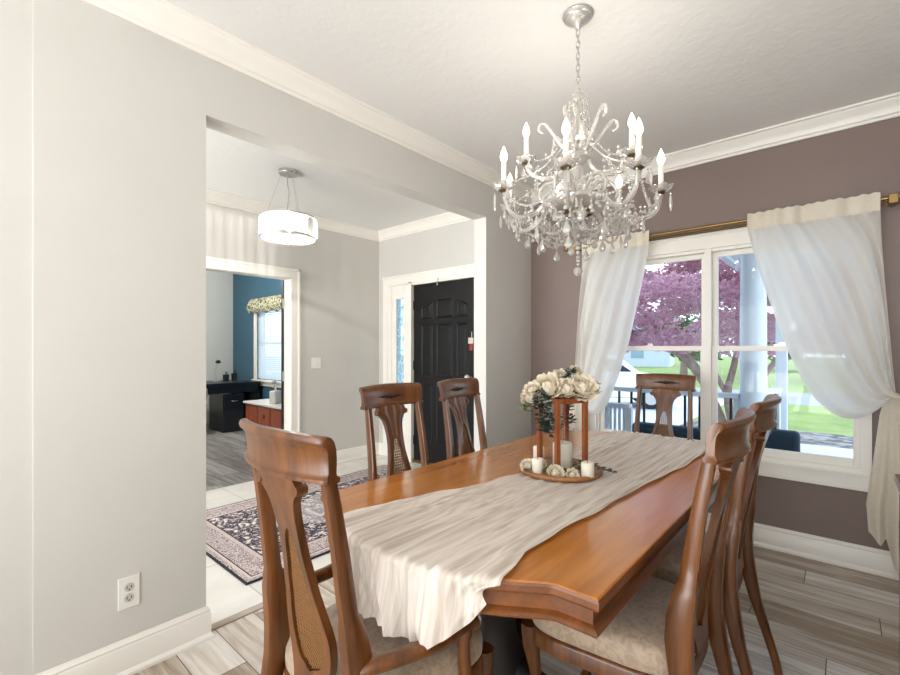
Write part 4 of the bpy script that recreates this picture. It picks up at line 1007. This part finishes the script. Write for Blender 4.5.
x, y = rel(-.085, -.02); rose('ivory rose half hidden behind the left front candle', (x, y, ZB+.02), .022, (.8, .2, 2))
def leaf_spray(path, n, size, seed, r=.0016):
    rn_ = random.Random(seed); mb = MB(); P_ = smoothp(path, 5); mb.tube(P_, r, 5)
    for i in range(n):
        p = P_[int(lerp(1, len(P_)-1, i/max(1, n-1)))]; a = rn_.uniform(0, 2*PI); d_ = Vector((math.cos(a), math.sin(a), rn_.uniform(-.4, .5))).normalized()
        u = d_*size*rn_.uniform(.8, 1.3); s_ = d_.cross(Vector((rn_.uniform(-.3, .3), rn_.uniform(-.3, .3), 1))).normalized()*size*.36; c_ = d_.cross(s_).normalized()*size*.08
        mb.add([p, p+u*.35+s_*.9+c_, p+u*.75+s_*.8, p+u, p+u*.75-s_*.8, p+u*.35-s_*.9+c_, p+u*.5-c_], [(0, 1, 6), (1, 2, 6), (2, 3, 6), (3, 4, 6), (4, 5, 6), (5, 0, 6)])
    return mb
def r3(l, d_, z): x, y = rel(l, d_); return (x, y, z)
for i, (lb, pa, n, sz) in enumerate((('dark green eucalyptus sprig on the tray behind the right candle', [r3(.06, -.02, ZB+.02), r3(.11, -.04, ZB+.028), r3(.15, -.09, ZB+.02), r3(.185, -.12, ZB+.012)], 22, .026),
                          ('dark green eucalyptus sprig along the front of the tray', [r3(-.16, -.07, ZB+.012), r3(-.08, -.10, ZB+.015), r3(-.01, -.115, ZB+.02), r3(.06, -.09, ZB+.02)], 26, .024),)):
    o = leaf_spray(pa, n, sz, 40+i).build('eucalyptus_sprig', MAT['leaf'], smooth=0); tag(o, lb, 'leaf sprig', 'eucalyptus sprigs on the tray')
ar = thing('floral_arrangement', 'ivory rose and eucalyptus arrangement on top of the wooden lantern frame', 'flowers', (CX, CY, 1.09))
def fl(px, v, r, dd=0.):
    dep = 1.912+dd; l = (px-450)/FPX*dep; z = CAM.z-(v-Y0)/FPX*dep
    return Vector((CAM.x, CAM.y, 0))+Vector((Rv.x*l+Fv.x*dep, Rv.y*l+Fv.y*dep, z))
rn_ = random.Random(9)
for l_, d_, z, r in ((-.128, -.02, .015, .032), (-.122, -.03, .05, .030), (-.055, -.03, .062, .050), (.018, -.04, .055, .040), (.082, -.03, .060, .048), (.128, -.01, .045, .030), (.075, .02, .115, .028), (.01, .03, .10, .030), (-.05, .05, .06, .042), (.10, .04, .04, .040), (.03, .06, .06, .040)):
    p = rel(l_, d_); o = rose(None, (p[0]-CX, p[1]-CY, z-.022), r*1.22, (rn_.uniform(.5, 1.2), rn_.uniform(-.5, .5), rn_.uniform(0, 6)), parent=ar)
gm = MB()
def addspray(pts, n, sz, seed, tgt):
    q = leaf_spray([(rel(a, b)[0]-CX, rel(a, b)[1]-CY, c_) for a, b, c_ in pts], n, sz, seed); tgt.add(q.v, q.f)
addspray([(-.10, -.03, .04), (-.105, -.06, -.03), (-.09, -.07, -.09), (-.085, -.07, -.135)], 60, .032, 1, gm)
addspray([(-.08, -.03, .03), (-.075, -.07, -.02), (-.06, -.07, -.09), (-.055, -.06, -.15)], 60, .030, 2, gm)
addspray([(.05, .06, .03), (.065, .08, -.03), (.06, .09, -.09), (.07, .08, -.12)], 40, .030, 3, gm)
addspray([(.02, .0, .06), (.035, .0, .10), (.05, -.01, .115)], 26, .030, 4, gm)
addspray([(-.09, .0, .02), (0, -.03, .02), (.1, -.02, .02)], 40, .026, 5, gm)
gm.build('greenery', MAT['leaf'], ar, smooth=0)
gm = MB()
addspray([(-.10, -.0, .0), (-.135, -.02, -.03), (-.15, -.03, -.05)], 20, .035, 6, gm)
addspray([(.12, .0, .05), (.15, .0, .06), (.165, .0, .055)], 14, .02, 7, gm)
gm.build('sage_foliage', MAT['sage'], ar, smooth=0)
# potted plant just visible behind the table
pp = thing('potted_plant', 'dark leafy plant in a black pot behind the far left of the table', 'plant', (.44, 3.16, 0))
MB().lathe([(0, 0), (.09, 0), (.12, .30), (.125, .32), (.11, .32), (.10, .28), (0, .28)], 24).build('pot', MAT['blackmetal'], pp)
q = MB()
for k in range(9):
    a = k*.7; q2 = leaf_spray([(0, 0, .28), (.05*math.cos(a), .05*math.sin(a), .5), (.11*math.cos(a), .11*math.sin(a), .76-.02*(k % 3))], 16, .055, 60+k, .003); q.add(q2.v, q2.f)
q.build('foliage', MAT['leaf'], pp, smooth=0)

# ------------------------------------------------------------------ sideboard at the right edge
sb = thing('sideboard', 'wooden sideboard with open shelves whose edge enters at the far right', 'sideboard', (0, 0, 0))
SX0, SX1, SY0, SY1 = 2.292, 2.77, 1.15, 2.28
MB().box(SX0-.012, SX1, SY0, SY1+.01, .815, .84).build('top', MAT['chairwood'], sb, bevel=.003)
for a in (SX0, SX1-.04):
    for b in (SY0+.01, SY1-.04): MB().box(a, a+.04, b, b+.04, 0, .815).build('post', MAT['chairwood'], sb, bevel=.003)
for z in (.12, .46, .70): MB().box(SX0+.005, SX1-.005, SY0+.015, SY1-.005, z, z+.02).build('shelf', MAT['chairwood'], sb, bevel=.002)
bx = MB().box(2.31, 2.6, 1.9, 2.24, .14, .40).build('storage_box', MAT['blueglass'], bevel=.006); tag(bx, 'grey blue box on the lowest shelf of the sideboard', 'box')
wr = thing('wire_basket', 'black wire basket on the middle sideboard shelf', 'basket', (2.42, 2.11, .481))
q = MB()
for z, r_ in ((.004, .07), (.06, .10), (.12, .12)): q.tube([(r_*math.cos(2*PI*k/24), r_*math.sin(2*PI*k/24), z) for k in range(24)], .005, 6, closed=True)
for k in range(16):
    a = 2*PI*k/16; q.tube([(.07*math.cos(a), .07*math.sin(a), .004), (.10*math.cos(a), .10*math.sin(a), .06), (.12*math.cos(a), .12*math.sin(a), .12)], .003, 5)
q.build('basket', MAT['blackmetal'], wr)

# ------------------------------------------------------------------ chandelier
HX_, HY_ = 1.300, 1.780
ch = thing('chandelier', 'large crystal chandelier with lit candle bulbs hanging above the dining table', 'chandelier', (HX_, HY_, 0))
MB().lathe([(0, ZC), (.062, ZC), (.064, ZC-.006), (.060, ZC-.012), (.050, ZC-.016), (.046, ZC-.024), (.036, ZC-.030), (.022, ZC-.040), (.014, ZC-.052), (.010, ZC-.062), (0, ZC-.064)], 32).build('canopy', MAT['nickel'], ch)
cn = MB(); z = ZC-.062; k = 0
while z > 2.385:
    ln = .030; a = k*PI/2
    pts = [(.0085*math.cos(t)*math.cos(a), .0085*math.cos(t)*math.sin(a), z-ln/2+ln*.56*math.sin(t)) for t in [2*PI*j/14 for j in range(14)]]
    cn.tube(pts, .0022, 6, closed=True); z -= ln*.82; k += 1
cn.build('chain', MAT['nickel'], ch)
X = MAT['crystal']
cl = MB()
cl.lathe([(0, 2.39), (.010, 2.385), (.012, 2.372), (.022, 2.368), (.030, 2.355), (.014, 2.345), (.012, 2.335), (.022, 2.315), (.020, 2.295), (.014, 2.275), (.018, 2.25), (.030, 2.22), (.046, 2.19), (.060, 2.165), (.056, 2.150), (.030, 2.145), (.022, 2.125), (.045, 2.11), (.052, 2.09), (.03, 2.075), (.018, 2.06), (.022, 2.02), (.030, 1.99), (.024, 1.96), (.034, 1.935), (.05, 1.92), (.03, 1.90), (.02, 1.875), (0, 1.87)], 14)
cl.build('column', X, ch, smooth=25)
MB().tube([(0, 0, 2.39), (0, 0, 1.74)], .0045, 8).build('stem', MAT['nickel'], ch)
MB().lathe([(0, 1.895), (.055, 1.893), (.10, 1.885), (.145, 1.90), (.150, 1.905), (.147, 1.895), (.10, 1.872), (.04, 1.868), (0, 1.868)], 28).build('bowl', X, ch, smooth=30)
MB().lathe([(.058, 1.868), (.066, 1.870), (.066, 1.858), (.058, 1.856), (.058, 1.868)], 24).build('arm_plate', MAT['darkbrass'], ch)
# finial string and ball
fb = MB()
for z, r_ in ((1.835, .024), (1.80, .030), (1.765, .020), (1.738, .012), (1.716, .010), (1.697, .010), (1.678, .008), (1.663, .008), (1.648, .007)): fb.ball((0, 0, z), r_, 8)
fb.build('finial_beads', X, ch, smooth=20)
MB().ball((0, 0, 1.618), .019, 10, 1.05).build('finial_ball', X, ch, smooth=20)
def drop_mesh(h, wd):
    # flat faceted almond: hangs from z=0
    mb = MB(); mb.ball((0, 0, -.005), .005, 6); prof = [(.001, -.010), (.25, -.016), (.45, -.3), (.85, -.55), (1., -.70), (.85, -.86), (.45, -.97), (.02, -1.)]
    rings = []
    for r_, z in prof:
        zz = z if z > -.02 else -.010+(h-.010)*z
        rings.append([(wd*r_*math.cos(2*PI*j/8) if r_ > .01 else r_*wd*math.cos(2*PI*j/8), wd*.5*r_*math.sin(2*PI*j/8), zz) for j in range(8)])
    mb.rings(rings); return mb
def spear_mesh(h, wd):
    mb = MB(); mb.ball((0, 0, -.004), .0045, 6); mb.rings([[(wd*r_*math.cos(2*PI*j/6), wd*r_*math.sin(2*PI*j/6), z) for j in range(6)] for r_, z in ((.2, -.009), (.8, -.018), (1, -.45*h), (.9, -.8*h), (.1, -h))]); return mb
dm = {'a': None, 'b': None, 's': None}
proto = {}
def drop(kind, loc, az, sc=1.):
    if kind not in proto:
        mb = {'a': drop_mesh(.058, .0145), 'b': drop_mesh(.042, .012), 's': spear_mesh(.068, .0065)}[kind]
        o = mb.build('crystal_drop', X, ch, smooth=0); proto[kind] = o.data
    else: o = bpy.data.objects.new('crystal_drop', proto[kind]); COL.objects.link(o); o.parent = ch
    o.location = loc; o.rotation_euler = (0, 0, az); o.scale = (sc,)*3
def beads(path, r, step, mb):
    P_ = [Vector(p) for p in path]; acc = 0; last = P_[0]; mb.ball(last, r, 6)
    for a, b in zip(P_, P_[1:]):
        d_ = (b-a).length; t = step-acc
        while t < d_: mb.ball(a.lerp(b, t/d_), r, 6); t += step
        acc = (acc+d_) % step
view = math.atan2(Fv.y, Fv.x)  # direction pointing away from the camera
def az(th): return view-math.radians(th)
lower = [-157, -103, -52, 0, 50, 99, 157]
upper = [-78, 10, 100]
def cup(c_, parent, r=.042):
    n = 36; rows = []
    for rr_, zz in ((.010, -.010), (.024, -.006), (.036, .002), (.042, .012), (.040, .014), (.034, .006), (.022, -.001), (.008, -.004)):
        k_ = rr_/.042
        rows.append([(c_[0]+r/.042*rr_*(1+.10*k_*math.cos(6*t))*math.cos(t), c_[1]+r/.042*rr_*(1+.10*k_*math.cos(6*t))*math.sin(t), c_[2]+zz+.004*k_*k_*math.cos(6*t)) for t in [2*PI*j/n for j in range(n)]])
    return MB().rings(rows).build('bobeche', MAT['clear'], parent, smooth=50)
def branch(th, r, zc, up):
    a = az(th); ux, uy = math.cos(a), math.sin(a)
    if up: prof = [(.03, 2.10), (.07, 2.04), (.13, 2.02), (.19, 2.04), (r, zc-.015)]
    else: prof = [(.05, 1.865), (.10, 1.90), (.15, 1.89), (.20, 1.845), (.26, 1.83), (.31, 1.86), (r, zc-.015)]
    P_ = smoothp([(q*ux, q*uy, z) for q, z in prof], 6)
    n = len(P_); am = MB()
    am.tube(P_, [.009+.0012*(i % 2) for i in range(n)], 8)
    arm = am.build('arm', X, ch, smooth=20)
    c_ = (r*ux, r*uy, zc)
    MB().lathe([(0, -.022), (.010, -.020), (.014, -.012), (.016, -.010), (.020, -.011), (.020, -.009), (.012, -.004), (.010, .004), (0, .004)], 16, c_).build('candle_cup', MAT['darkbrass'], arm)
    cup(c_, arm, .046 if not up else .042)
    MB().lathe([(0, .002), (.0105, .002), (.0105, .098), (.006, .102), (0, .102)], 14, c_).build('candle_sleeve', MAT['sleeve'], arm)
    MB().lathe([(0, .100), (.006, .102), (.0135, .118), (.0145, .128), (.011, .145), (.005, .158), (.0015, .168), (0, .170)], 14, c_).build('bulb', MAT['bulb'], arm)
    return c_
cl_, cu_ = [branch(t, .33, 1.943, False) for t in lower], [branch(t, .215, 2.10, True) for t in upper]
for i, c_ in enumerate(cl_+cu_):
    point('candle_bulb_light', (HX_+c_[0], HY_+c_[1], c_[2]+.19), .5, (1, .92, .82), .015)
for i, (c_, th) in enumerate(zip(cl_+cu_, lower+upper)):
    n = 5 if i < 7 else 4
    for k in range(n):
        t = az(th)+2*PI*k/n+.3
        drop('s' if (k % 2 == 0) else 'a', (c_[0]+.044*math.cos(t), c_[1]+.044*math.sin(t), c_[2]-.004-(.02 if k % 2 == 0 else 0)), t+PI/2, .9 if i < 7 else .8)
# tiers of drops in the basket
for r_, z, n, kd, sc, of in ((.075, 1.842, 6, 'a', 1.15, .2), (.15, 1.875, 9, 'a', 1.2, .5), (.205, 1.80, 9, 'a', 1.15, .1), (.255, 1.825, 9, 'a', 1.0, .45), (.17, 1.76, 8, 'a', 1.1, .3), (.04, 2.345, 4, 'b', .9, 0)):
    for k in range(n):
        t = 2*PI*(k+of)/n; zz = z+random.Random(k+int(r_*1000)).uniform(-.015, .012)
        drop(kd, (r_*math.cos(t), r_*math.sin(t), zz), t+PI/2, sc)
sw = MB()
def swag(p, q, sag, r=.0055):
    P_ = [Vector(p).lerp(Vector(q), k/14)-Vector((0, 0, sag*math.sin(PI*k/14))) for k in range(15)]; beads(P_, r, r*2.15, sw)
NL = len(cl_)
for i in range(NL):
    a, b = cl_[i], cl_[(i+1) % NL]; pa = (a[0], a[1], a[2]-.02); pb = (b[0], b[1], b[2]-.02)
    swag(pa, pb, .085); 
    m = ((a[0]*.55), (a[1]*.55), 1.80); swag(pa, m, .035)
    nx_ = (b[0]*.55, b[1]*.55, 1.80); swag(m, nx_, .05)
    swag((a[0]*.16, a[1]*.16, 2.15), (a[0]*.9, a[1]*.9, 1.97), .03, .0045)
    swag((a[0]*.10, a[1]*.10, 2.33), (a[0]*.19, a[1]*.19, 2.16), .01, .004)
    swag(m, (0, 0, 1.75), .03, .0045)
for c_ in cu_:
    swag((0, 0, 2.30), (c_[0]*.9, c_[1]*.9, 2.10), .07, .0045)
bo = sw.build('bead_swags', X, ch, smooth=40, kind='stuff')
for k in range(6):
    a = az(60*k+35); ux, uy = math.cos(a), math.sin(a)
    P_ = smoothp([(q*ux, q*uy, z) for q, z in ((.03, 2.10), (.07, 2.15), (.11, 2.21), (.14, 2.245), (.158, 2.24), (.16, 2.215), (.145, 2.205))], 5)
    MB().tube(P_, [.0085-.004*i/len(P_) for i in range(len(P_))], 8).build('scroll', X, ch, smooth=30)
    P_ = smoothp([(q*ux, q*uy, z) for q, z in ((.03, 1.93), (.08, 1.99), (.13, 1.99), (.16, 1.95), (.15, 1.915), (.125, 1.915), (.122, 1.94))], 5)
    MB().tube(P_, [.009-.004*i/len(P_) for i in range(len(P_))], 8).build('scroll', X, ch, smooth=30)
    swag((.15*ux, .15*uy, 2.21), (.045*ux, .045*uy, 2.14), .03, .004) if False else None
# rosettes of small prisms that fill the basket
rs_ = random.Random(21); fl_ = MB()
for k in range(300):
    a = rs_.uniform(0, 2*PI); r_ = .06+.21*math.sqrt(rs_.random()); z = 1.885-.10*rs_.random()*(1-.2*r_/.27)
    if k > 190: r_ = .04+.20*rs_.random(); z = 2.12-.22*rs_.random()-.3*max(0, r_-.12)
    q = drop_mesh(.032, .009); ang = rs_.uniform(0, PI); Mx = Matrix.Translation((r_*math.cos(a), r_*math.sin(a), z)) @ Matrix.Rotation(ang, 4, 'Z'); q.tf(Mx); fl_.add(q.v, q.f)
fl_.build('small_crystals', X, ch, smooth=0, kind='stuff')
